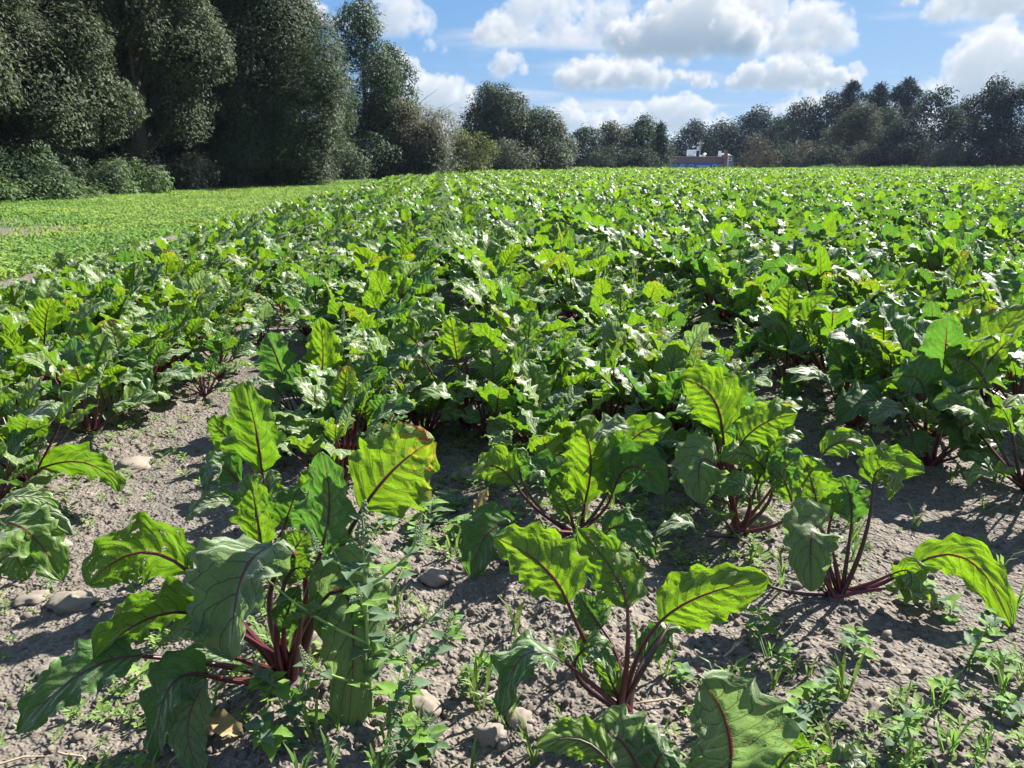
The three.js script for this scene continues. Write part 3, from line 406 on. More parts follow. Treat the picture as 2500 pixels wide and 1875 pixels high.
// L: { b base, p0 blade start, p1 a point the midrib passes, p2 tip, w half width, n the way the upper side looks, fold, ruffle, seed }
function bladeGeo(L, nu, nv) {
  const r = rng(L.seed), c = V(2 * L.p1.x - (L.p0.x + L.p2.x) / 2, 2 * L.p1.y - (L.p0.y + L.p2.y) / 2, 2 * L.p1.z - (L.p0.z + L.p2.z) / 2);
  const pos = [], uv = [], idx = [], t = V(), s = V(), n = V(), ph = [r() * 9, r() * 9], fr = 5 + 3 * r(), fold = L.fold ?? 0.25, ruf = (L.ruffle ?? 0.16), tw = (r() - 0.5) * 0.5, side = [0.88 + 0.24 * r(), 0.88 + 0.24 * r()], k0 = r() * 40;
  for (let j = 0; j <= nv; j++) {
    const q = j / nv, p = bez(L.p0, c, L.p2, q);
    t.set(lerp(c.x - L.p0.x, L.p2.x - c.x, q), lerp(c.y - L.p0.y, L.p2.y - c.y, q), lerp(c.z - L.p0.z, L.p2.z - c.z, q)).normalize();
    s.crossVectors(t, L.n).normalize(); if (s.lengthSq() < 0.5) s.set(1, 0, 0); n.crossVectors(s, t).normalize();
    const ca = Math.cos(tw * q), sa = Math.sin(tw * q), sx = s.x * ca + n.x * sa, sy = s.y * ca + n.y * sa, sz = s.z * ca + n.z * sa, mx = n.x * ca - s.x * sa, my = n.y * ca - s.y * sa, mz = n.z * ca - s.z * sa;
    for (let i = 0; i <= nu; i++) {
      const a = i / nu * 2 - 1, b = Math.abs(a), si = a < 0 ? 0 : 1, edge = 1 + 0.1 * Math.sin(q * fr * 5.5 + ph[si]) + 0.07 * (vnoise(q * 26, k0 + si * 7, 2) - 0.5) * 2;
      const w = 1.12 * L.w * prof(q) * side[si] * lerp(1, edge, b), wave = Math.sin(q * fr * 3.6 + ph[si] + a) * ruf * L.w * Math.pow(b, 3.2) * (0.4 + 0.8 * Math.sin(Math.PI * q)) + Math.sin(q * fr * 9 + ph[1 - si]) * 0.07 * L.w * b * b * b + (fbm(a * 2.4 + k0, q * 5, L.seed % 50, 2) - 0.5) * 0.42 * L.w * smooth(0, 0.35, b);
      const up = Math.sin(fold) * w * b * (1 - 0.45 * b) + wave, out = a * w * Math.cos(fold * 0.8);
      pos.push(p.x + sx * out + mx * up, p.y + sy * out + my * up, p.z + sz * out + mz * up); uv.push(i / nu, q);
    }
  }
  const m = nu + 1; for (let j = 0; j < nv; j++) for (let i = 0; i < nu; i++) { const a = j * m + i; idx.push(a, a + m, a + 1, a + 1, a + m, a + m + 1); }
  return buf(pos, idx, uv);
}
function stalkGeo(L, segs, sides, rad, rib = true) {                       // from the crown of the root up into the midrib
  const c = V(2 * L.p1.x - (L.p0.x + L.p2.x) / 2, 2 * L.p1.y - (L.p0.y + L.p2.y) / 2, 2 * L.p1.z - (L.p0.z + L.p2.z) / 2), d = V().subVectors(c, L.p0).normalize(), len = L.p0.distanceTo(L.b), k = V(L.p0.x - d.x * len * 0.45, Math.max(L.b.y + len * 0.12, L.p0.y - d.y * len * 0.45), L.p0.z - d.z * len * 0.45);
  const pts = [], rr = []; for (let i = 0; i <= segs; i++) { const t = i / segs; pts.push(bez(L.b, k, L.p0, t)); rr.push(rad * (1.35 - 0.75 * t)); }
  if (rib) for (let i = 1; i <= 5; i++) { const q = i / 5 * 0.8; pts.push(bez(L.p0, c, L.p2, q)); rr.push(rad * lerp(0.55, 0.1, i / 5)); }
  return tube(pts, rr, sides);
}
function rootGeo(r) { const p = []; for (let i = 0; i <= 10; i++) { const t = i / 10; p.push(new THREE.Vector2(Math.max(0.001, Math.sin(Math.PI * (0.08 + 0.9 * t)) * r * (t > 0.9 ? 0.8 : 1)), (t - 0.62) * r * 1.9)); } return new THREE.LatheGeometry(p, 14); }
// a leaf of a random plant: bearing, lean from upright, stalk and blade length, half width
function randomLeaf(r, th, lean, st, bl, w) {
  const dx = Math.sin(th), dz = Math.cos(th), droop = 0.2 + 0.75 * r(), b = V(dx * 0.018, 0.012, dz * 0.018);
  const l2 = lean + droop * 0.35, l3 = Math.min(2.5, lean + droop * (0.9 + 0.5 * r()));
  const p0 = V(b.x + dx * Math.sin(lean) * st, b.y + Math.cos(lean) * st, b.z + dz * Math.sin(lean) * st);
  const p1 = V(p0.x + dx * Math.sin(l2) * bl * 0.52, p0.y + Math.cos(l2) * bl * 0.52, p0.z + dz * Math.sin(l2) * bl * 0.52), p2 = V(p1.x + dx * Math.sin(l3) * bl * 0.52, p1.y + Math.cos(l3) * bl * 0.52, p1.z + dz * Math.sin(l3) * bl * 0.52);
  const roll = (r() - 0.5) * 1.1, up = V(-dx * Math.cos(lean), Math.sin(lean) + 0.25, -dz * Math.cos(lean)); up.x += -dz * roll; up.z += dx * roll; up.normalize();
  return { b, p0, p1, p2, w, n: up, fold: 0.1 + 0.5 * r(), ruffle: 0.12 + 0.16 * r(), seed: Math.floor(r() * 1e6) };
}
function randomPlant(seed, size = 1, count = 11) {
  const r = rng(seed), out = [], t0 = r() * 6.283;
  for (let i = 0; i < count; i++) { const inner = i / count, th = t0 + i * 2.4 + (r() - 0.5) * 0.7, lean = lerp(1.12, 0.06, Math.pow(inner, 0.7)) + (r() - 0.5) * 0.35, st = size * (0.13 + 0.12 * r()) * (inner > 0.85 ? 0.75 : 1), bl = size * (0.125 + 0.075 * r()) * (inner > 0.85 ? 0.8 : 1); out.push(randomLeaf(r, th, lean, st, bl, bl * (0.29 + 0.1 * r()))); }
  return out;
}
const pickMat = (r) => { const q = r(); return q < 0.3 ? LEAF[0] : q < 0.5 ? LEAF[5] : q < 0.72 ? LEAF[1] : q < 0.9 ? LEAF[2] : q < 0.95 ? LEAF[3] : LEAF[4]; };
function plantFrom(leaves, o = {}) {                                      // beet_plant > leaf (> stalk), beet_root
  const g = group('beet_plant', 0, 0, 0), r = rng(o.seed ?? 5);
  for (const L of leaves) {
    const m = part('leaf', bladeGeo(L, o.nu ?? 8, o.nv ?? 14), L.mat ?? pickMat(r), g);
    if (!L.nostalk) part('stalk', stalkGeo(L, o.segs ?? 5, o.sides ?? 6, L.rad ?? 0.0055 * (o.size ?? 1)), L.dark || r() < 0.25 ? darkStalkMat : stalkMat, m);
  }
  part('beet_root', rootGeo(o.root ?? 0.026), rootMat, g);
  return g;
}

// ------------------------------------------------------------------ the plants in front, leaf by leaf as in the photograph
const q1 = (x, y) => [480 + x * 0.3165, 700 + y * 0.3165], q2 = (x, y) => [1150 + x * 0.3165, 700 + y * 0.3165], q3 = (x, y) => [1800 + x * 0.3165, 600 + y * 0.3165];
const r1 = (x, y) => [x * 0.5876, 900 + y * 0.5876], r2 = (x, y) => [1000 + x * 0.5878, 900 + y * 0.5878], r3 = (x, y) => [1700 + x * 0.5878, 900 + y * 0.5878], s1 = (x, y) => [x * 0.3014, 700 + y * 0.3014];
const heroSpots = [];
function hero(f, bx, by, label, leaves, o = {}) {                          // leaves: blade start x, y, depth; midrib point; tip; half width; normal; material, options
  const g0 = onGround(...f(bx, by)), D = -g0.z, B = V(g0.x, soil(g0.x, g0.z), g0.z), specs = [];
  heroSpots.push([B.x, B.z, o.clear ?? 0.15]);
  leaves.forEach((l, i) => {
    const P = (k) => at(...f(l[k], l[k + 1]), D + l[k + 2]).sub(B), mat = l[13] === undefined ? undefined : LEAF[l[13] === 0 && i % 2 ? 5 : l[13]];
    const a = i * 2.4; specs.push({ b: V(Math.cos(a) * 0.016, 0.005, Math.sin(a) * 0.012), p0: P(0), p1: P(3), p2: P(6), w: l[9], n: V(l[10], l[11], l[12]).normalize(), mat, seed: bx + i * 31, fold: 0.28, ruffle: 0.16, ...(l[14] ?? {}) });
  });
  const r = rng(bx + by); for (const s of randomPlant(bx * 3 + by, 0.8 * (o.size ?? 1), o.extra ?? 3)) { s.p0.y = Math.max(0.03, s.p0.y); specs.push(s); }
  const g = plantFrom(specs, { nu: 14, nv: 30, segs: 8, sides: 8, seed: bx + by, root: o.root ?? 0.028, size: o.thick ?? 1.05 });
  g.position.copy(B); tag(g, label, 'beet plant'); add(g);
  return g;
}
hero(r2, 885, 1490, 'single red-stemmed beet plant standing clear on bare soil at front centre', [
  [655, 970, 0, 545, 815, 0.01, 355, 700, 0.05, 0.066, 0.2, -0.35, -1, 2], [905, 1000, 0.02, 850, 850, 0.05, 700, 668, 0.08, 0.058, -0.2, -0.3, -1, 0], [1042, 1050, 0.02, 1210, 945, 0.0, 1490, 872, -0.03, 0.06, 0.1, -0.5, -1, 2],
  [645, 1222, -0.02, 470, 1195, -0.06, 385, 1440, -0.12, 0.05, -0.4, 1, 0.3, 1, { ruffle: 0.3 }], [866, 1375, 0, 826, 1270, -0.01, 772, 1165, 0, 0.026, 0, -0.2, -1, 0, { ruffle: 0.35 }], [965, 1220, 0.08, 1030, 1120, 0.12, 1120, 1030, 0.15, 0.036, 0.2, 0.4, 1, 1],
  [800, 1080, 0.1, 750, 1010, 0.12, 700, 930, 0.13, 0.032, 0, 0.4, 1, 1], [1062, 1090, 0.03, 1110, 1040, 0.06, 1170, 1035, 0.06, 0.035, 0, 1, 0.5, 4, { dark: true }], [700, 1190, 0, 780, 1160, -0.02, 850, 1290, -0.05, 0.03, 0.3, 0.8, 0.6, 0]], { extra: 0 });
hero(r1, 1215, 1345, 'large beet plant at front left with a broad grey-sheened folded leaf', [
  [1140, 745, -0.02, 1010, 860, -0.11, 960, 1215, -0.2, 0.125, -0.45, 0.55, 0.75, 4, { fold: 0.4, ruffle: 0.08, rad: 0.008 }], [795, 852, -0.02, 580, 765, -0.04, 365, 900, -0.1, 0.085, -0.1, 0.12, -1, 0, { ruffle: 0.12 }], [870, 1036, -0.06, 640, 1030, -0.12, 392, 1205, -0.2, 0.07, -0.1, 0.3, -1, 0],
  [590, 1195, -0.16, 340, 1265, -0.22, 72, 1515, -0.28, 0.055, -0.2, 1, 0.5, 1, { rad: 0.007 }], [862, 1275, -0.16, 700, 1330, -0.22, 650, 1620, -0.26, 0.06, -0.3, 0.5, 0.8, 1], [860, 1290, -0.2, 780, 1500, -0.25, 850, 1690, -0.28, 0.035, 0.3, 0.5, 0.8, 4, { nostalk: true }],
  [1310, 995, -0.04, 1455, 985, -0.08, 1440, 1540, -0.16, 0.088, 0.35, 0.5, 0.8, 4, { rad: 0.008, ruffle: 0.25, fold: 0.1 }], [1330, 770, 0.02, 1368, 560, 0.03, 1335, 345, 0.03, 0.058, -0.5, 0.1, 1, 1], [1505, 585, 0.06, 1640, 415, 0.05, 1800, 300, 0.03, 0.088, 0.2, -0.2, -1, 3, { rad: 0.008 }],
  [1180, 900, 0, 1230, 830, 0.02, 1310, 850, 0, 0.035, 0.3, 0.2, 1, 0], [1180, 1095, -0.05, 1200, 1000, -0.06, 1240, 905, -0.05, 0.03, 0.2, 0.3, 1, 1, { ruffle: 0.35 }], [1180, 800, 0.06, 1230, 740, 0.06, 1270, 680, 0.06, 0.04, 0.1, -0.1, -1, 0], [700, 1110, -0.1, 770, 1080, -0.15, 850, 1130, -0.2, 0.05, 0, 1, 0.4, 2, { nostalk: true }]], { thick: 1.5, root: 0.045, extra: 2 });
hero(r1, 1110, 830, 'beet plant behind the large front left one, with a leaf half bright white', [
  [1090, 425, 0, 1062, 245, 0, 1012, 55, 0.01, 0.085, -0.15, 0.25, 1, 0, { rad: 0.006 }], [1092, 745, -0.1, 1062, 570, -0.11, 1035, 430, -0.08, 0.06, -0.1, 0.2, 1, 0], [1180, 660, 0, 1210, 570, -0.02, 1240, 490, 0, 0.058, 0.2, 0.5, 1, 1], [1000, 480, 0.05, 900, 400, 0.04, 850, 500, 0, 0.055, -0.3, 0.7, 0.5, 1],
  [1010, 360, 0.06, 930, 270, 0.05, 862, 210, 0.05, 0.055, 0, -0.2, -1, 0], [960, 560, 0, 860, 560, -0.03, 770, 630, -0.06, 0.045, -0.2, 1, 0.4, 4], [1250, 560, 0.1, 1330, 450, 0.1, 1380, 400, 0.08, 0.05, 0.2, 0.6, 0.7, 0]], { extra: 3 });
hero(q1, 930, 1060, 'tall upright beet plant in the centre-left row, dark leaf in front of two bright ones', [
  [960, 780, 0, 975, 480, 0.02, 950, 235, 0.03, 0.075, 0, -0.15, -1, 2], [1165, 840, 0, 1290, 690, 0, 1500, 622, -0.02, 0.09, 0.1, -0.3, -1, 2], [850, 880, -0.08, 825, 750, -0.12, 790, 570, -0.14, 0.085, -0.2, 0.3, 1, 1, { ruffle: 0.1 }], [690, 735, -0.02, 610, 520, -0.02, 540, 370, 0.02, 0.09, -0.4, 0.3, 1, 1, { fold: 0.5 }], [560, 790, 0, 480, 730, -0.02, 390, 760, -0.06, 0.05, -0.2, 1, 0.3, 4], [1080, 1080, 0, 1180, 1010, -0.02, 1310, 1000, 0, 0.07, 0.1, 0.9, 0.5, 4]], { extra: 4 });
hero(q1, 2085, 1080, 'beet plant at the middle of the picture with a tall bright upright leaf', [
  [2010, 560, 0, 1985, 400, 0, 1960, 235, 0.02, 0.085, 0, -0.15, -1, 2], [1900, 280, 0.05, 1780, 215, 0.04, 1650, 240, 0, 0.075, 0, -0.6, -1, 0], [1700, 440, 0, 1620, 370, 0, 1480, 390, -0.03, 0.075, 0, -0.5, -1, 0], [1760, 620, -0.05, 1600, 540, -0.08, 1480, 640, -0.12, 0.085, -0.3, 1, 0.6, 1], [1990, 950, -0.1, 1850, 830, -0.14, 1650, 910, -0.18, 0.07, 0, -0.6, -1, 0], [2120, 540, 0, 2200, 470, 0, 2250, 380, 0, 0.06, 0.1, -0.1, -1, 0], [2050, 1010, -0.18, 2000, 950, -0.25, 1905, 1030, -0.3, 0.055, 0, 0.8, 0.6, 4]], { extra: 4 });
hero(r2, 700, 735, 'beet plant behind the single front centre one, with a grey-capped bright leaf', [
  [728, 560, 0, 752, 360, 0, 700, 225, -0.02, 0.098, 0.1, -0.35, -1, 2, { fold: 0.4, rad: 0.007 }], [840, 460, 0.02, 935, 285, 0.04, 1090, 235, 0.04, 0.062, 0.1, -0.3, -1, 0], [440, 482, -0.04, 355, 405, -0.06, 262, 440, -0.12, 0.055, -0.3, 0.1, -1, 2, { rad: 0.0065 }], [663, 620, 0.02, 640, 520, 0.03, 600, 440, 0.04, 0.058, 0, -0.1, -1, 0], [842, 520, 0, 930, 405, -0.02, 1060, 520, -0.08, 0.075, 0.3, 0.3, 1, 1], [600, 500, 0.06, 560, 420, 0.05, 500, 470, 0, 0.055, -0.2, 0.6, 0.9, 1], [760, 300, -0.02, 820, 240, -0.06, 915, 245, -0.06, 0.045, 0.1, 1, 0.5, 4, { nostalk: true }],
  [440, 650, -0.12, 320, 690, -0.16, 262, 870, -0.22, 0.075, -0.5, 0.5, 0.8, 1], [810, 690, -0.1, 900, 660, -0.12, 1015, 780, -0.16, 0.055, 0.4, 0.6, 0.7, 1], [470, 470, 0, 455, 390, 0, 490, 345, 0, 0.045, 0, 0.5, 1, 1]], { extra: 2 });
hero(r3, 572, 985, 'beet plant at front right with one long arching leaf reaching right over the path', [
  [525, 672, -0.06, 480, 690, -0.14, 478, 925, -0.2, 0.07, -0.2, 0.45, 0.9, 4, { ruffle: 0.1 }], [880, 832, -0.02, 1130, 795, -0.04, 1312, 1085, -0.12, 0.058, 0.35, 0.2, -1, 2, { rad: 0.0065 }], [800, 858, -0.04, 890, 850, -0.07, 865, 980, -0.1, 0.042, 0.2, 0, 1, 2], [735, 480, 0, 790, 395, 0, 948, 425, -0.03, 0.055, 0.1, -0.5, -1, 0, { dark: true }], [740, 470, 0, 820, 430, -0.03, 800, 545, -0.05, 0.035, 0.2, 0.1, 1, 2, { nostalk: true }],
  [515, 650, 0.02, 485, 490, 0.03, 435, 360, 0.04, 0.06, 0, 0.15, 1, 0], [520, 360, 0.06, 630, 300, 0.06, 768, 365, 0.04, 0.04, 0, -0.8, -1, 2], [310, 905, -0.05, 200, 880, -0.07, 40, 960, -0.12, 0.032, 0, 0.6, -1, 2, { ruffle: 0.3 }], [645, 640, 0.03, 640, 540, 0.04, 600, 450, 0.05, 0.05, -0.2, 0.5, 0.8, 1, { dark: true }], [560, 620, 0.06, 590, 550, 0.05, 640, 480, 0.06, 0.05, 0.2, 0.6, 0.8, 4]], { extra: 1 });
hero(r3, 165, 725, 'bushy beet plant right of centre whose red stems fan from one crown', [
  [190, 305, 0.02, 285, 225, 0.02, 418, 188, 0.02, 0.06, 0, -0.3, -1, 2], [300, 440, 0, 205, 355, 0, 105, 382, -0.03, 0.05, 0, -0.6, -1, 2], [75, 400, -0.05, 15, 395, -0.09, 20, 560, -0.14, 0.072, -0.2, 0.5, 0.9, 4], [110, 265, 0.05, 60, 110, 0.06, -65, 40, 0.08, 0.085, 0.1, -0.2, -1, 2, { rad: 0.007 }], [330, 470, -0.03, 380, 400, -0.04, 440, 350, -0.03, 0.05, 0.1, 0.8, 0.6, 1], [400, 560, -0.05, 350, 440, -0.06, 300, 430, -0.05, 0.045, 0, -0.4, -1, 0], [30, 690, -0.05, -60, 640, -0.06, -170, 700, -0.1, 0.035, 0, 1, 0.3, 1, { dark: true }], [200, 430, 0.05, 250, 340, 0.05, 300, 310, 0.05, 0.05, 0, 0.7, 0.8, 4], [220, 520, -0.05, 180, 480, -0.08, 110, 520, -0.1, 0.05, -0.2, 0.8, 0.6, 0]], { extra: 3 });
hero(r2, 905, 1900, 'beet plant cut by the bottom edge, bright leaf pointing left and a grey crinkled one', [
  [830, 1640, 0, 700, 1540, 0.02, 528, 1568, 0.0, 0.036, 0, -0.5, -1, 2], [960, 1700, 0.02, 880, 1550, 0.04, 760, 1490, 0.07, 0.06, -0.1, 1, 0.7, 4], [1000, 1720, 0.02, 1040, 1610, 0.02, 1090, 1580, 0.04, 0.05, 0, 1, 0.7, 1]], { extra: 0 });
hero(r3, 190, 1840, 'beet plant cut by the bottom edge with a broad silvery two-toned leaf', [
  [140, 1660, 0, 124, 1480, 0.01, 25, 1290, 0.03, 0.108, 0.05, 0.6, 1, 4, { fold: 0.6, ruffle: 0.1 }], [330, 1690, 0.02, 420, 1580, 0.03, 560, 1600, 0, 0.05, 0, 0.5, -1, 0], [560, 1650, 0.05, 640, 1625, 0.05, 700, 1660, 0.03, 0.03, 0, 1, 0.5, 4]], { extra: 0 });
hero(s1, -120, 1640, 'beet plant at the left edge with an arching leaf hanging over the path', [
  [330, 1470, -0.1, 700, 1430, -0.15, 985, 1650, -0.2, 0.065, 0.1, 0.2, -1, 0, { rad: 0.007 }], [100, 1400, 0, 250, 1300, -0.04, 370, 1290, -0.06, 0.06, 0, 1, 0.6, 4], [0, 1210, 0, 240, 1050, -0.02, 450, 1060, -0.06, 0.07, 0, 1, 0.5, 4], [50, 1560, -0.1, 200, 1400, -0.14, 240, 1530, -0.18, 0.05, 0, 0.5, 1, 1], [150, 1200, 0.05, 250, 1150, 0.03, 420, 1170, 0, 0.06, 0, 1, 0.8, 0], [0, 1050, 0.02, 40, 960, 0.02, 90, 1040, 0, 0.05, 0, 0.2, 1, 0], [200, 1620, -0.1, 300, 1560, -0.12, 380, 1600, -0.15, 0.04, 0.2, 1, 0.3, 0]], { extra: 4 });
hero(r1, -150, 960, 'beet plant mostly off the left edge, its blotchy leaves lying over the soil', [
  [10, 640, 0, 130, 690, -0.05, 260, 880, -0.1, 0.075, 0, 1, 0.5, 0], [60, 640, 0.05, 160, 610, 0.02, 300, 690, -0.02, 0.04, 0, 1, 0.5, 4], [-10, 560, 0.1, 110, 530, 0.08, 240, 580, 0.05, 0.04, 0.1, 1, 0.2, 2], [0, 800, -0.05, 60, 780, -0.08, 110, 880, -0.12, 0.06, 0, 0.6, 0.8, 0]], { extra: 2 });
hero(s1, 660, 1060, 'beet plant left of the path with red stems and pale drooping leaves', [
  [880, 680, -0.02, 980, 580, -0.02, 1190, 590, -0.06, 0.075, 0, 1, 0.4, 4], [940, 690, -0.06, 1070, 650, -0.1, 1200, 850, -0.16, 0.08, 0.5, 0.4, 0.6, 1], [600, 900, -0.08, 760, 930, -0.14, 930, 1120, -0.2, 0.06, 0.3, 0.9, 0.4, 4], [520, 700, 0, 700, 620, 0, 840, 700, -0.04, 0.07, 0, 0.6, -0.8, 0], [690, 460, 0.05, 640, 380, 0.04, 540, 370, 0.02, 0.085, 0, -0.4, -1, 0], [330, 690, 0, 240, 600, -0.02, 30, 740, -0.06, 0.09, 0, 0.5, -1, 0], [760, 780, -0.06, 850, 820, -0.1, 950, 1020, -0.16, 0.05, 0.2, 0.4, 0.9, 4], [480, 1060, -0.15, 600, 1070, -0.2, 730, 1180, -0.25, 0.06, 0.2, 1, 0.3, 4], [600, 880, -0.02, 500, 840, -0.06, 400, 860, -0.1, 0.04, 0, 1, 0.4, 4]], { extra: 3, size: 1.1 });
hero(q3, 1480, 1720, 'large shaded beet plant at the right edge with dark blue-green leaves', [
  [1650, 1330, 0, 1780, 1420, -0.06, 2050, 1500, -0.12, 0.1, 0, 1, 0.6, 1], [1440, 1150, 0, 1380, 1020, 0, 1200, 1030, -0.02, 0.085, 0, 0.1, 1, 1], [1330, 1450, -0.05, 1350, 1520, -0.08, 1300, 1640, -0.1, 0.075, -0.2, 0.3, 1, 1], [1500, 1300, 0, 1650, 1200, 0, 1830, 1290, -0.04, 0.09, 0.2, 0.3, 1, 1], [1940, 1100, 0.1, 1800, 900, 0.1, 1610, 870, 0.08, 0.09, 0.1, -0.3, -1, 2], [1300, 1300, -0.02, 1180, 1250, -0.04, 1020, 1370, -0.08, 0.05, 0, 1, 0.4, 4], [1700, 1450, -0.05, 1850, 1350, -0.1, 2100, 1420, -0.16, 0.08, 0, 1, 0.6, 4], [1750, 1600, -0.1, 1880, 1600, -0.16, 2000, 1760, -0.22, 0.08, 0.3, 0.6, 0.8, 1]], { extra: 6, size: 1.2 });
hero(q3, 880, 1420, 'beet plant in the right-hand row with many dark red stems below its leaves', [
  [1130, 760, 0.05, 1130, 620, 0.05, 1130, 480, 0.05, 0.085, 0, -0.15, -1, 2], [900, 1060, 0, 880, 950, 0, 840, 860, 0, 0.06, 0, 0.2, 1, 1], [970, 850, 0, 900, 720, 0, 700, 710, -0.03, 0.06, 0, 0.9, 0.5, 4], [1180, 960, 0, 1120, 880, 0, 1000, 890, -0.02, 0.065, 0, -0.4, -1, 2], [720, 1100, -0.05, 600, 980, -0.06, 370, 970, -0.1, 0.04, 0, 1, 0.4, 4], [840, 1000, 0, 780, 850, 0, 700, 770, 0, 0.075, 0, 0.4, 1, 1], [1000, 1180, -0.05, 1080, 1120, -0.08, 1180, 1190, -0.1, 0.06, 0.2, 0.4, 1, 1]], { extra: 5 });
hero(q3, 385, 1100, 'beet plant in the right-hand row whose leaf arches over a fan of red stems', [
  [400, 780, 0, 330, 620, 0, 160, 600, -0.04, 0.07, 0, -0.6, -1, 2], [390, 600, 0.05, 400, 420, 0.05, 430, 310, 0.05, 0.075, 0, -0.15, -1, 2], [520, 620, 0.04, 620, 440, 0.04, 770, 390, 0.02, 0.06, 0.1, -0.3, -1, 0], [240, 830, 0, 200, 600, 0, 100, 580, -0.04, 0.07, 0, 0.7, 0.7, 1], [460, 1120, -0.1, 430, 1090, -0.14, 400, 1250, -0.18, 0.065, 0, 0.3, 1, 1], [560, 760, 0, 620, 690, 0, 680, 700, -0.02, 0.05, 0, -0.4, -1, 0]], { extra: 5 });

// ------------------------------------------------------------------ the rows: singled-out plants near, a mass of leaves far
{
  const R = rng(2024), spots = [];
  const halfW = (d) => 0.70 * d + 0.9;
  for (let ri = 0; ri < ROWS.length; ri++) {
    const u = ROWS[ri]; let v = 1.2 + R() * 0.2;
    while (v < 106) {
      v += 0.185 * (0.7 + 0.6 * R()) * (v > 30 ? 1.25 : 1);
      const uu = u + (R() - 0.5) * 0.12 + (v > 9 && Math.abs(u - 1.02) < 0.1 ? -0.05 : 0), z = -v, x = uu - v * ROW_TAN;
      if (Math.abs(x) > halfW(v) || (u === 0.39 && v > 8.5 && R() < 0.75)) continue;
      if (v < 3.2 && (u > 1.8 || u < -1.2) && R() < 0.75) continue;
      if (heroSpots.some((h) => Math.hypot(x - h[0], z - h[1]) < h[2])) continue;
      if (v < 2.6 && u > -1 && u < 1.6) continue;
      if (v < 1.9) continue;
      if (-z > 80 && x < -6) continue;
      spots.push([x, z, R(), R(), R(), R(), u]);
    }
  }
  for (const u of [-1.32, -1.02, -0.68, 1.42, 1.75]) for (let v = u > 0 ? 3.9 : u > -0.9 ? 3.1 : u > -1.1 ? 5.4 : 3.6; v < 100; v += 0.22 + 0.2 * R()) { const k = v < 5 ? 0.6 : v < 20 ? 0.35 : u > 0 ? 0.88 : 0.4, uu = u + (R() - 0.5) * 0.12, x = uu - v * ROW_TAN; if (R() > k && Math.abs(x) < halfW(v)) spots.push([x, -v, R(), R(), R() * 0.6 - 0.05, R(), u]); }
  for (const [px, py] of [[1384, 944], [1530, 1000], [1262, 1045], [1035, 1070], [1655, 1035], [880, 1130], [1330, 1010], [1450, 975], [1205, 1085], [1480, 1055], [1610, 1110], [1760, 1050], [1010, 1020]]) { const p = onGround(px, py); spots.push([p.x, p.z, R(), R(), 0.45 + 0.4 * R(), R(), 0.38]); }
  spots.sort((a, b) => Math.hypot(a[0], a[1]) - Math.hypot(b[0], b[1]));
  const shown = (s) => Math.abs(s[0]) < 0.665 * -s[1] + 0.25, near = [], rest = [];
  for (const s of spots) (near.length < 270 && shown(s) ? near : rest).push(s);
  // prototypes of whole plants
  const protos = []; for (let i = 0; i < 12; i++) { const g = plantFrom(randomPlant(500 + i * 17, 1.0 + (i % 3) * 0.09, 12 + (i % 4)), { nu: 8, nv: 14, seed: 60 + i }); protos.push(g); }
  const words = [[(u) => u < -1.2, 'leafy beet plant in the dense rows left of the bare dirt path', 'beet plants left of the dirt path'], [(u) => u < -0.1, 'beet plant in the row along the right side of the dirt path', 'beet plants along the dirt path'], [(u) => u < 0.7, 'beet plant in the middle row straight ahead of the front centre plant', 'beet plants of the middle row'], [(u) => u < 1.6, 'beet plant in the row left of the right-hand wheel track', 'beet plants left of the right-hand track'], [() => true, 'beet plant in the rows right of the right-hand wheel track', 'beet plants right of the right-hand track']];
  const nth = ['nearest', 'second nearest', 'third nearest', 'fourth nearest', 'fifth nearest', 'sixth nearest', 'seventh nearest', 'eighth nearest'], rowName = new Map([[-3.3, 'outermost row beside the low crop'], [-2.75, 'second row from the low crop'], [-2.15, 'second row left of the dirt path'], [-1.58, 'row on the left edge of the dirt path'], [-0.36, 'row on the right edge of the dirt path'], [0.39, 'middle row behind the front centre plant'], [1.02, 'row just left of the right-hand track'], [2.1, 'first row right of the right-hand track'], [2.8, 'second row right of the right-hand track'], [3.5, 'third row right of the right-hand track']]), count = new Map();
  near.forEach((s, i) => {
    const o = i < protos.length ? protos[i] : protos[Math.floor(s[2] * protos.length)].clone(), n = count.get(s[6]) ?? 0, w = words.find((q) => q[0](s[6])), tall = s[4] * s[4], k = (0.88 + 0.5 * tall) * (-s[1] < 4.4 && s[6] > -1 && s[6] < 1.9 ? 0.86 : 1); count.set(s[6], n + 1);
    o.name = 'beet_plant'; o.position.set(s[0], soil(s[0], s[1]), s[1]); o.rotation.y = s[3] * 6.283; const e = s[6] < -3 ? 0.68 : s[6] < -1.2 ? 0.82 : 1; o.scale.set(k * e, k * e * (0.9 + 0.25 * s[5]), k * e);
    if (rowName.has(s[6]) && n < nth.length) tag(o, nth[n] + ' full beet plant of the ' + rowName.get(s[6]), 'beet plant', w[2]); else tag(o, w[1] + ', farther back', 'beet plant', w[2] + ', farther back');
    add(o);
  });
  // the rest: several kinds of plant, repeated
  const mids = -22, kinds = [];
  const build = (seed, n, nu, nv, stalks) => { const ls = randomPlant(seed, 1.1, n), by = [[], [], []], st = []; const r = rng(seed); for (const L of ls) { const q = r(); by[q < 0.55 ? 0 : q < 0.78 ? 1 : 2].push(bladeGeo(L, nu, nv)); if (stalks) st.push(stalkGeo(L, 3, 4, 0.0055, false)); } return { by: by.map((b) => b.length ? mergeGeometries(b) : null), st: st.length ? mergeGeometries(st) : null }; };
  for (let i = 0; i < 6; i++) kinds.push({ ...build(900 + i * 13, 12, 6, 9, true), list: [] });
  for (let i = 0; i < 6; i++) kinds.push({ ...build(1300 + i * 13, 11, 4, 5, false), list: [] });
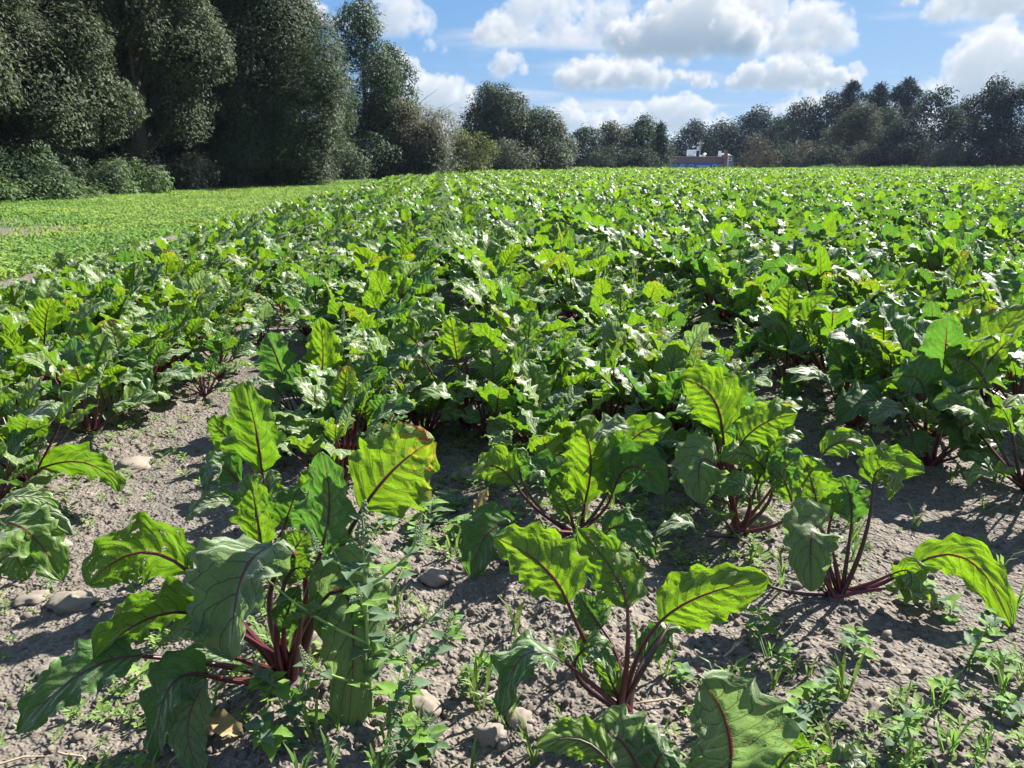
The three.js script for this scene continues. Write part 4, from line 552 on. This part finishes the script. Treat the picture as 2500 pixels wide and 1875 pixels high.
  for (const s of rest) {
    const k = (s[1] > mids ? 0 : 6) + Math.floor(s[2] * 6), q = (0.86 + 0.5 * s[4] * Math.abs(s[4])) * (s[6] < -3 ? 0.7 : s[6] < -1.2 ? 0.85 : 1), c = 0.85 + 0.3 * s[5];
    kinds[k].list.push([V(s[0], soil(s[0], s[1], true), s[1]), 0, s[3] * 6.283, 0, V(q, q * (0.85 + 0.3 * s[5]), q), c * (0.95 + 0.15 * s[2]), c, c]);
  }
  const field = group('beet_canopy', 0, 0, 0); tag(field, 'mass of glossy green beet leaves filling the field to the far trees', 'beet field', null, 'stuff');
  for (const k of kinds) if (k.list.length) { k.by.forEach((g, i) => { if (g) tag(instances('leaves', g, LEAF[i], k.list, field), null, null, null, 'stuff'); }); if (k.st) tag(instances('stalks', k.st, stalkMat, k.list.map((l) => l.slice(0, 5)), field), null, null, null, 'stuff'); }
  add(field);
}

// ------------------------------------------------------------------ low crop on the left, tall grass at the far edge, weeds in the track
const M_NEARGRASS = leafMat('near_grass', 0.2, 0.36, 0.08, 0.5), M_CROP = leafMat('crop', 0.32, 0.46, 0.07, 0.5), M_GRASS = leafMat('grass', 0.13, 0.22, 0.07, 0.45), M_SEED = leafMat('seedling', 0.27, 0.44, 0.09, 0.5), M_WEED = leafMat('weed', 0.22, 0.42, 0.06, 0.5), M_WEED_GREY = leafMat('weed_grey', 0.15, 0.25, 0.13, 0.4);
function tuftGeo(n, h, w, spread, seed, lean) { const r = rng(seed), pos = [], idx = []; for (let i = 0; i < n; i++) { const th = r() * 6.283, rr = spread * Math.sqrt(r()), x = Math.cos(th) * rr, z = Math.sin(th) * rr, t2 = r() * 6.283, l = h * (0.55 + 0.5 * r()), ox = Math.cos(t2) * l * lean, oz = Math.sin(t2) * l * lean, sx = -Math.sin(t2) * w, sz = Math.cos(t2) * w, k = pos.length / 3; pos.push(x - sx * 0.5, 0, z - sz * 0.5, x + sx * 0.5, 0, z + sz * 0.5, x + ox * 0.5 - sx, l * 0.65, z + oz * 0.5 - sz, x + ox * 0.5 + sx, l * 0.65, z + oz * 0.5 + sz, x + ox, l * (1 - lean * 0.35), z + oz); idx.push(k, k + 1, k + 2, k + 1, k + 3, k + 2, k + 2, k + 3, k + 4); } return buf(pos, idx); }
{
  const R = rng(31), list = [[], []], dry = [];
  for (let i = 0; i < 90000; i++) {
    const d = 5 + 78 * Math.pow(R(), 1.25), edge = lerp(-16.6, -8.2, (d - 25) / 55) - 0.6, u0 = -4.45 - 0.25 * vnoise(d * 0.6, 3, 1), x1 = u0 - d * ROW_TAN, x0 = Math.max(-0.72 * d - 1.5, edge);
    if (x1 <= x0) continue;
    const x = lerp(x0, x1, R()), z = -d, n = fbm(x * 0.35 + 20, 4, z * 0.3, 3), u = lateral(x, z);
    const near = smooth(u0, u0 - 1.2, u), strip = smooth(0.9, 2.2, x - edge);
    const mid = 1 - 0.6 * Math.exp(-(((u + 6.6) / 1.3) ** 2)) * smooth(14, 30, d);
    if (R() > smooth(0.24, 0.44, n) * (0.25 + 0.75 * near) * strip * mid + 0.03) continue;
    const s = 0.7 + 0.7 * R() + d * 0.006, c = 0.75 + 0.4 * R(), y = smooth(0.35, 0.65, fbm(x * 0.5, 9, z * 0.5, 3)); list[R() < 0.5 ? 0 : 1].push([V(x, soil(x, z, true) - 0.01, z), 0, R() * 6.283, 0, s, c * (0.66 + 0.36 * y + 0.16 * (R() - 0.5)), c * (0.88 + 0.2 * y), c * (0.9 + 0.5 * y * R())]);
  }
  const g = group('cover_crop', 0, 0, 0); tag(g, 'short bright green crop sown in the strip left of the beets', 'low crop', null, 'stuff');
  instances('blades', tuftGeo(9, 0.11, 0.012, 0.09, 4, 0.7), M_CROP, list[0], g); instances('blades', tuftGeo(12, 0.085, 0.014, 0.13, 9, 0.9), M_CROP, list[1], g); g.children.forEach((m) => tag(m, null, null, null, 'stuff')); add(g);
  const tall = []; for (let i = 0; i < 5200; i++) { const x = -9 + 106 * R(), d = 104.5 + 9 * R() + (x > 20 ? 0.02 * (x - 20) : 0), s = 0.55 + 0.75 * R() * vnoise(x * 0.5, 2, 5) + (x > 40 ? 0.25 : 0); if (x < 0 && d > 88 - x * 2) { } tall.push([V(x, soil(x, -d, true), -d), 0, R() * 6.283, 0, s, 0.8 + 0.5 * R(), 0.9 + 0.3 * R(), 0.9]); }
  const tg = instances('tall_grass', tuftGeo(10, 1.05, 0.045, 0.35, 12, 0.35), M_GRASS, tall); tag(tg, 'tall grass and weeds along the far edge of the field', 'tall grass', null, 'stuff'); add(tg);
  const strip = []; for (let i = 0; i < 1500; i++) { const d = 8 + 70 * R() * R(), u = 0.28 + (R() + R() - 1) * 0.26, x = u - d * ROW_TAN, s = 0.7 + 0.6 * R(); strip.push([V(x, soil(x, -d, true), -d), 0, R() * 6.283, 0, s, 0.9 + 0.3 * R(), 0.95 + 0.25 * R(), 0.9]); }
  const sg = instances('track_weeds', tuftGeo(12, 0.36, 0.016, 0.16, 15, 0.3), M_GRASS, strip); tag(sg, 'pale feathery weeds growing in the gap of the middle row', 'weeds', null, 'stuff'); add(sg);
  const edgeW = []; for (let i = 0; i < 2600; i++) { const d = 24 + 58 * R(), x = lerp(-16.6, -8.2, (d - 25) / 55) - 0.3 + (R() - 0.7) * 1.6, s = 0.35 + 0.5 * R(); edgeW.push([V(x, soil(x, -d, true), -d), 0, R() * 6.283, 0, s, 1 + 0.4 * R(), 0.9 + 0.3 * R(), 1]); }
  const eg = instances('edge_grass', tuftGeo(11, 0.75, 0.02, 0.3, 22, 0.5), M_GRASS, edgeW); tag(eg, 'rough grass and weeds along the foot of the left wood', 'rough grass', null, 'stuff'); add(eg);
}

// ------------------------------------------------------------------ seedlings, clods, gravel
function seedlingGeo(n, len, wid, seed) { const r = rng(seed), pos = [], idx = [], quad = (o, t, s, L, w, up) => { const k = pos.length / 3; pos.push(...o, o[0] + t[0] * L * 0.55 + s[0] * w, o[1] + up * L * 0.6, o[2] + t[1] * L * 0.55 + s[1] * w, o[0] + t[0] * L, o[1] + up * L * 0.75, o[2] + t[1] * L, o[0] + t[0] * L * 0.55 - s[0] * w, o[1] + up * L * 0.6, o[2] + t[1] * L * 0.55 - s[1] * w); idx.push(k, k + 1, k + 2, k, k + 2, k + 3); }; for (let i = 0; i < n; i++) { const th = i * 2.3 + r(), l = len * (0.7 + 0.6 * r()), h = 0.008 + 0.02 * (i / n); quad([0, h, 0], [Math.cos(th), Math.sin(th)], [-Math.sin(th), Math.cos(th)], l, wid * (0.8 + 0.4 * r()), 0.25 + 0.5 * r()); } const k = pos.length / 3; pos.push(-0.0012, 0, 0, 0.0012, 0, 0, 0, 0.03, 0); idx.push(k, k + 1, k + 2); return buf(pos, idx); }
function rockGeo(seed, detail, rough, fq = 1.4) { const g = new THREE.IcosahedronGeometry(1, detail), p = g.attributes.position, r = rng(seed), ox = r() * 30; for (let i = 0; i < p.count; i++) { const x = p.getX(i), y = p.getY(i), z = p.getZ(i), k = 1 - rough * 0.6 + rough * fbm(x * fq + ox, y * fq + 3, z * fq + 7, 3) * 1.3; p.setXYZ(i, x * k, y * k, z * k); } const m = mergeVerts(g); return m; }
function mergeVerts(g) { g.computeVertexNormals(); const p = g.attributes.position, map = new Map(), n = new Float32Array(p.count * 3), acc = new Map(); for (let i = 0; i < p.count; i++) { const k = [p.getX(i), p.getY(i), p.getZ(i)].map((v) => v.toFixed(4)).join(); const a = acc.get(k) ?? [0, 0, 0]; a[0] += g.attributes.normal.getX(i); a[1] += g.attributes.normal.getY(i); a[2] += g.attributes.normal.getZ(i); acc.set(k, a); map.set(i, k); } for (let i = 0; i < p.count; i++) { const a = acc.get(map.get(i)), l = Math.hypot(...a) || 1; n.set([a[0] / l, a[1] / l, a[2] / l], i * 3); } g.setAttribute('normal', new THREE.BufferAttribute(n, 3)); return g; }
const stoneMat = new THREE.MeshStandardMaterial({ name: 'field_stone', color: lin(0.21, 0.182, 0.155), roughness: 0.9, map: dataTex(128, (u, v) => { const k = 0.7 + 0.4 * fbm(u * 8, v * 8, 3, 3); return [k, k * 0.97, k * 0.93]; })});
const clodMat = new THREE.MeshStandardMaterial({ name: 'clod', color: lin(0.115, 0.096, 0.079), roughness: 0.98 });
{
  const R = rng(71), a = [[], [], []], cl = [[], []], gr = [];
  const place = (k) => { const d = 1.1 + k * Math.pow(R(), 1.6), x = (R() * 2 - 1) * (0.68 * d + 0.3); return [x, -d]; };
  for (let i = 0; i < 24000; i++) { const [x, z] = place(7), u = lateral(x, z), tr = Math.max(Math.exp(-(((u + 1.05) / 0.42) ** 2)), Math.exp(-(((u - 1.58) / 0.3) ** 2)), u < -3.7 ? 1 : 0), n = fbm(x * 1.7, 6, z * 1.7, 2); if (R() > smooth(0.38, 0.66, n) * (1 - 0.9 * tr) * 0.62) continue; const s = 0.5 + 0.75 * R() * R() + (R() < 0.06 ? 0.7 : 0), c = 0.8 + 0.4 * R(); a[Math.floor(R() * 3)].push([V(x, soil(x, z) - 0.003, z), (R() - 0.5) * 0.4, R() * 6.283, 0, s, c, c, c]); }
  const g = group('seedlings', 0, 0, 0); tag(g, 'tiny pale green weed seedlings scattered over the soil', 'seedlings', null, 'stuff');
  [[4, 0.02, 0.0055, 3], [7, 0.026, 0.0065, 5], [9, 0.03, 0.0045, 8]].forEach((q, i) => instances('seedling_leaves', seedlingGeo(...q), M_SEED, a[i], g)); g.children.forEach((m) => tag(m, null, null, null, 'stuff')); add(g);
  for (let i = 0; i < 15000; i++) { const [x, z] = place(4.5), u = lateral(x, z), tr = Math.max(Math.exp(-(((u + 1.05) / 0.35) ** 2)), Math.exp(-(((u - 1.58) / 0.28) ** 2))); if (R() < tr * 0.75) continue; const s = 0.0025 + 0.0085 * Math.pow(R(), 4.5), c = 0.9 + 0.35 * R(); cl[i & 1].push([V(x, soil(x, z) + s * 0.2, z), R() * 6, R() * 6, R() * 6, V(s * 1.2, s * 0.75, s), c, c, c]); }
  const c = group('soil_clods', 0, 0, 0); tag(c, 'small crumbs and clods of dry soil on the ground', 'soil clods', null, 'stuff'); instances('clods', rockGeo(4, 1, 1.2, 2.2), clodMat, cl[0], c); instances('clods', rockGeo(9, 1, 1.3, 2.6), clodMat, cl[1], c); c.children.forEach((m) => tag(m, null, null, null, 'stuff')); add(c);
  for (let i = 0; i < 420; i++) { const [x, z] = place(6), s = 0.005 + 0.012 * R() * R(), k = 0.75 + 0.4 * R(); gr.push([V(x, soil(x, z) + s * 0.15, z), R() * 6, R() * 6, R() * 6, V(s * 1.3, s * 0.7, s), k, k, k]); }
  const p = instances('gravel', rockGeo(14, 1, 0.5), stoneMat, gr); tag(p, 'small pale pebbles strewn over the soil', 'pebbles', null, 'stuff'); add(p);
}
{
  const R = rng(88), l = []; for (let i = 0; i < 170; i++) { const d = 1.2 + 5 * R() * R(), x = (R() * 2 - 1) * (0.68 * d + 0.2), z = -d, u = lateral(x, z); if (u > -1.5 && u < -0.75) continue; l.push([V(x, soil(x, z) - 0.004, z), 0, R() * 6.283, 0, 0.6 + 0.8 * R(), 0.9 + 0.3 * R(), 0.9 + 0.2 * R(), 0.9]); }
  const g = instances('grass_tufts', tuftGeo(7, 0.11, 0.0035, 0.012, 61, 0.5), M_NEARGRASS, l); tag(g, 'thin blades of young grass coming up between the beet plants', 'grass', null, 'stuff'); add(g);
}
// single stones: photo pixel of the middle, width in metres
const stones = [[178, 1478, 0.1, 'pale flat stone on the path left of the large front plant', 0.4], [328, 1136, 0.13, 'broad pale stone at the edge of the path below the left row', 0.45], [152, 1328, 0.05, 'small rounded stone on the path above the pale flat stone', 0.6], [85, 1465, 0.07, 'half-buried tan stone at the left edge of the path', 0.35], [1272, 1757, 0.065, 'tan wedge-shaped stone left of the front centre plant', 0.5], [1198, 1795, 0.055, 'upright grey stone in shade beside the tan wedge-shaped one', 0.95], [1228, 1812, 0.03, 'little white stone leaning on the upright grey stone', 0.9], [1062, 1413, 0.075, 'pale stone between front left and front centre plants', 0.55],
  [2142, 1752, 0.06, 'whitish oval stone on the soil at lower right', 0.45], [1035, 1735, 0.07, 'pale stone behind the tall weed at the bottom', 0.5], [770, 1620, 0.085, 'pinkish pale stone beside the red stems of the front left plant', 0.75], [600, 1045, 0.06, 'small stone on the shaded side of the path', 0.5], [1145, 1160, 0.1, 'dark stone in the shade left of the middle plant', 0.6], [120, 1625, 0.06, 'stone lying on the lower left path', 0.4], [1835, 1300, 0.1, 'clod of pale soil heaped at the foot of the bushy plant', 0.6], [2270, 1800, 0.035, 'small stone near the lower right corner', 0.5], [690, 940, 0.07, 'stone at the far end of the open path', 0.5]];
stones.forEach(([px, py, w, label, flat], i) => { const p = onGround(px, py), m = new THREE.Mesh(rockGeo(40 + i, 4, 0.85, 1.8), stoneMat); m.name = 'stone'; m.scale.set(w * 0.6, w * 0.6 * flat, w * 0.45); m.rotation.y = i * 1.3; m.position.set(p.x, soil(p.x, p.z) + w * 0.12 * flat, p.z); tag(m, label, 'stone'); add(m); });

// ------------------------------------------------------------------ weeds that stand out
const toothed = (() => { const s = [[0, 0.02], [0.12, 0.12], [0.3, 0.42], [0.36, 0.36], [0.46, 0.44], [0.54, 0.34], [0.64, 0.32], [0.72, 0.22], [0.86, 0.12], [1, 0.005]]; return s; })();
function weedLeaf(len, seed, wide = 1) { const r = rng(seed), pos = [], idx = [], uv = [], bend = 0.15 + 0.5 * r(); toothed.forEach(([q, w], j) => { const y = -bend * q * q * len * 0.6, wv = w * wide * len; for (const a of [-1, -0.5, 0, 0.5, 1]) { pos.push(a * wv * 0.8, y + Math.abs(a) * wv * 0.22 + (r() - 0.5) * 0.012 * len * 2, q * len); uv.push(a * 0.5 + 0.5, q); } }); for (let j = 0; j < toothed.length - 1; j++) for (let i = 0; i < 4; i++) { const a = j * 5 + i; idx.push(a, a + 5, a + 1, a + 1, a + 5, a + 6); } return buf(pos, idx, uv); }
function narrowLeaf(len, seed) { return weedLeaf(len, seed, 0.62); }
const WL = [weedLeaf(1, 3), weedLeaf(1, 5), weedLeaf(1, 7, 0.85)], NL = [narrowLeaf(1, 13), narrowLeaf(1, 17)];
const stemMat = new THREE.MeshStandardMaterial({ name: 'weed_stem', color: lin(0.24, 0.36, 0.09), roughness: 0.6 }), spikeMat = leafMat('spike', 0.3, 0.36, 0.2, 0.3);
const beadGeo = (() => { const r = rng(6), l = []; for (let i = 0; i < 46; i++) { const t = i / 46, a = i * 2.4, k = 0.12 * (1.05 - t) + 0.02; const g = new THREE.IcosahedronGeometry(0.045 * (1.2 - 0.6 * t), 0); g.translate(Math.cos(a) * k, t, Math.sin(a) * k); l.push(g); } return mergeGeometries(l); })();
function put(geo, mat, name, parent, p, dir, s, up) { const m = part(name, geo, mat, parent); m.position.copy(p); m.quaternion.setFromRotationMatrix(new THREE.Matrix4().lookAt(dir, V(0, 0, 0), up ?? V(0, 1, 0.01))); m.scale.setScalar(s); return m; }
function stemmedWeed(o) {                                                  // branched weed: stem > branches, leaves, seed spikes
  const r = rng(o.seed), g = group('weed', 0, 0, 0), top = V(o.lean[0], o.h, o.lean[1]), c = V(o.lean[0] * 0.25, o.h * 0.55, o.lean[1] * 0.25), P = (t) => bez(V(0, 0, 0), c, top, t), rad = o.rad ?? 0.004, pts = []; for (let i = 0; i <= 10; i++) pts.push(P(i / 10));
  const stem = part('stem', tube(pts, pts.map((_, i) => rad * (1.1 - 0.08 * i)), 7), stemMat, g);
  const leafOn = (p, th, size, el) => put(r() < 0.5 ? WL[Math.floor(r() * 3)] : (o.narrow ? NL : WL)[Math.floor(r() * 2)], r() < 0.5 ? M_WEED : M_WEED_GREY, 'leaf', g, p, V(Math.cos(th), el, Math.sin(th)), size);
  const spikeOn = (p, dir, s) => { const m = part('seed_spike', beadGeo, spikeMat, g); m.position.copy(p); m.quaternion.setFromUnitVectors(V(0, 1, 0), dir.clone().normalize()); m.scale.setScalar(s); };
  for (let i = 0; i < o.leaves; i++) { const t = 0.12 + 0.85 * (i + r() * 0.5) / o.leaves, th = i * 2.4 + r(); leafOn(P(t), th, o.leaf * (1.15 - 0.6 * t) * (0.7 + 0.5 * r()), 0.5 - 0.5 * r()); }
  for (let i = 0; i < (o.branches ?? 0); i++) {
    const t = 0.15 + 0.6 * i / o.branches, th = i * 2.4 + o.seed, a = P(t), L = o.h * (0.5 - 0.3 * t) * (0.8 + 0.5 * r()), e = V(a.x + Math.cos(th) * L * 0.8, a.y + L * 0.75, a.z + Math.sin(th) * L * 0.8), k = V((a.x + e.x) / 2 + Math.cos(th) * L * 0.12, (a.y + e.y) / 2 - L * 0.05, (a.z + e.z) / 2), bp = [0, 0.25, 0.5, 0.75, 1].map((q) => bez(a, k, e, q));
    part('branch', tube(bp, [0.7, 0.6, 0.5, 0.42, 0.3].map((q) => q * rad), 5), stemMat, stem);
    for (let j = 0; j < 4; j++) leafOn(bez(a, k, e, 0.3 + 0.22 * j), th + (j % 2 ? 1 : -1) * (0.6 + 0.6 * r()), o.leaf * (0.75 - 0.1 * j), 0.4);
    if (o.spikes) spikeOn(e, V(Math.cos(th) * 0.3, 1, Math.sin(th) * 0.3), 0.035 + 0.02 * r());
  }
  if (o.spikes) { spikeOn(P(0.84), V(0.1, 1, 0.1), o.h * 0.22); for (let i = 0; i < 9; i++) { const t = 0.55 + 0.4 * i / 9, th = i * 2.4; spikeOn(P(t), V(Math.cos(th) * 0.9, 1, Math.sin(th) * 0.9), 0.022 + 0.018 * r()); } }
  return g;
}
function setWeed(g, px, py, label, turn = 0, s = 1, grp) { const p = onGround(px, py); g.name = 'weed'; g.position.set(p.x, soil(p.x, p.z) - 0.003, p.z); g.rotation.y = turn; g.scale.setScalar(s); tag(g, label, 'weed', grp); return add(g); }
setWeed(stemmedWeed({ seed: 2, h: 0.48, lean: [0.0, -0.03], leaves: 26, leaf: 0.066, branches: 9, spikes: true, rad: 0.0056 }), 908, 1770, 'tall pale green weed with seed spikes beside the front left plant');
setWeed(stemmedWeed({ seed: 5, h: 0.25, lean: [0.19, -0.05], leaves: 15, leaf: 0.06, branches: 3, spikes: true, rad: 0.003 }), 930, 1812, 'weed leaning right from the foot of the tallest seed-spiked weed');
setWeed(stemmedWeed({ seed: 8, h: 0.13, lean: [0.08, 0.04], leaves: 13, leaf: 0.055, branches: 2, spikes: true, rad: 0.003 }), 975, 1850, 'low weed with a fat seed spike at the bottom edge, left of the stones');
setWeed(stemmedWeed({ seed: 11, h: 0.16, lean: [-0.12, 0.03], leaves: 15, leaf: 0.06, branches: 3, spikes: true, rad: 0.003 }), 760, 1800, 'weed sprawling left under the red stems of the front left plant');
setWeed(stemmedWeed({ seed: 14, h: 0.1, lean: [-0.03, 0.08], leaves: 11, leaf: 0.06, branches: 2, rad: 0.003 }), 690, 1860, 'dark broad-leaved weed at the bottom edge, lower left');
setWeed(stemmedWeed({ seed: 17, h: 0.48, lean: [0.03, 0], leaves: 22, leaf: 0.1, branches: 4, spikes: true, rad: 0.006 }), 838, 1010, 'tall broad-leaved weed rising among the centre-left beet leaves');
const low = [stemmedWeed({ seed: 21, h: 0.07, lean: [0.01, 0.01], leaves: 12, leaf: 0.055, narrow: true, rad: 0.002 }), stemmedWeed({ seed: 25, h: 0.045, lean: [0, 0.01], leaves: 9, leaf: 0.045, rad: 0.0018 }), stemmedWeed({ seed: 29, h: 0.11, lean: [0.02, 0.02], leaves: 16, leaf: 0.045, narrow: true, rad: 0.0022 })];
const lows = [[1050, 1275, 0, 1.3, 'bright weed between the front left and middle plants, nearest the blotched leaf'], [1090, 1240, 1, 1.5, 'bright broad-leaved weed just right of the blotched leaf'], [985, 1250, 2, 1.1, 'bright narrow weed just below the blotched leaf'], [1190, 1640, 0, 0.8, 'pale four-leaved weed left of the front centre plant'], [1010, 1330, 1, 1.4, 'weed behind the top of the tallest seed-spiked weed'], [1850, 1545, 0, 0.9, 'narrow-leaved weed left of the front right plant'], [2040, 1700, 1, 1, 'weed between the silvery leaf and the oval stone'], [1985, 1740, 0, 0.9, 'thin weed right beside the broad silvery leaf'], [1925, 1790, 1, 1.3, 'broad-leaved weed in front of the silvery leaf'], [2365, 1620, 2, 1.3, 'upright whorled weed at lower right'], [2320, 1500, 1, 1.2, 'weed beneath the long arching leaf at right'], [2240, 1470, 0, 1, 'weed below the small hanging leaf at right'], [2445, 1760, 1, 1.1, 'weed at the lower right corner'], [2180, 1850, 2, 1, 'pale weed at the bottom edge, lower right'], [2300, 1720, 0, 0.7, 'small weed right of the oval stone'], [1660, 1690, 1, 0.9, 'weed just right of the front centre plant'], [330, 1560, 1, 0.8, 'small weed on the path below the pale flat stone'], [360, 1425, 0, 0.7, 'small weed on the path by the lower left leaf'], [130, 1440, 2, 0.6, 'little upright weed by the pale flat stone'], [1700, 1180, 0, 1, 'weed in the gap behind the bushy plant'], [1350, 1420, 1, 0.8, 'weed in the shade behind the front centre plant'], [1560, 1350, 0, 0.8, 'weed between the middle plant and the bushy plant'], [1130, 1300, 0, 1.1, 'weed right of the cluster below the blotched leaf'], [940, 1300, 1, 1.2, 'broad weed left of the tallest seed-spiked weed, by red stems'], [1100, 1560, 2, 0.8, 'thin weed on bare soil right of the leaning weed'], [1060, 1830, 1, 1.2, 'broad weed at the bottom edge beside the stones'], [1150, 1700, 2, 0.7, 'small weed just above the wedge-shaped stone'], [2080, 1620, 0, 0.9, 'weed on open soil below the front right plant'], [1900, 1650, 2, 0.8, 'weed above the silvery two-toned leaf'], [2440, 1640, 0, 0.9, 'weed at the right edge below the arching leaf tip'], [1740, 1480, 1, 0.8, 'weed under the tip of the front centre plant right leaf']];
lows.forEach(([px, py, k, s, label], i) => setWeed(i < 3 ? low[i] : low[k].clone(), px, py, label, i * 1.7, s * 1.15));
// a dry leaf and a few straws
{
  const dryMat = new THREE.MeshPhysicalMaterial({ name: 'dry_leaf', color: lin(0.4, 0.3, 0.14), roughness: 1, transmission: 0.3, thickness: 0, side: THREE.DoubleSide }), straw = new THREE.MeshStandardMaterial({ name: 'straw', color: lin(0.38, 0.3, 0.2), roughness: 0.9 });
  const p = onGround(1178, 1268), L = { p0: V(0.0, 0.005, 0), p1: V(-0.01, 0.06, 0), p2: V(0.02, 0.11, -0.02), w: 0.026, n: V(0.2, 0.2, 1), fold: 0.7, ruffle: 0.4, seed: 33 }, m = new THREE.Mesh(bladeGeo(L, 8, 14), dryMat); m.name = 'dry_leaf'; m.position.set(p.x, soil(p.x, p.z), p.z); tag(m, 'curled dry tan leaf standing on the soil left of the middle plant', 'dry leaf'); add(m);
  [[530, 1815, 0.06, 0.3, 'tan dry leaf scrap under the large front left plant'], [40, 1850, 0, 0, '']].slice(0, 1).forEach(([px, py, w, a, label]) => { const q = onGround(px, py), d = new THREE.Mesh(bladeGeo({ p0: V(-w, 0.01, 0), p1: V(0, 0.03, 0), p2: V(w, 0.012, 0.01), w: w * 0.5, n: V(0, 1, 0.2), fold: 0.5, ruffle: 0.35, seed: 51 }, 8, 12), dryMat); d.name = 'dry_leaf'; d.position.set(q.x, soil(q.x, q.z), q.z); tag(d, label, 'dry leaf'); add(d); });
  [[20, 1850, 0.13, 0.4, 'thin twig lying at the lower left corner of the path'], [1610, 1745, 0.11, 0.1, 'straw lying right of the front centre plant'], [2120, 1310, 0.14, -0.7, 'pale straw on the shaded track behind the front right plant'], [1790, 1580, 0.1, 0.8, 'broken twig left of the front right plant'], [180, 1840, 0.09, -0.3, 'short straw on the lower left path']].forEach(([px, py, l, a, label]) => { const q = onGround(px, py), t = new THREE.Mesh(tube([V(-l / 2, 0.004, 0), V(-l * 0.15, 0.012, 0.006), V(l * 0.2, 0.008, -0.004), V(l / 2, 0.006, 0.008)], [0.0022, 0.0026, 0.0022, 0.0012], 6), straw); t.name = 'twig'; t.position.set(q.x, soil(q.x, q.z) + 0.004, q.z); t.rotation.y = a; tag(t, label, 'twig'); add(t); });
}
renderer.render(scene, camera);
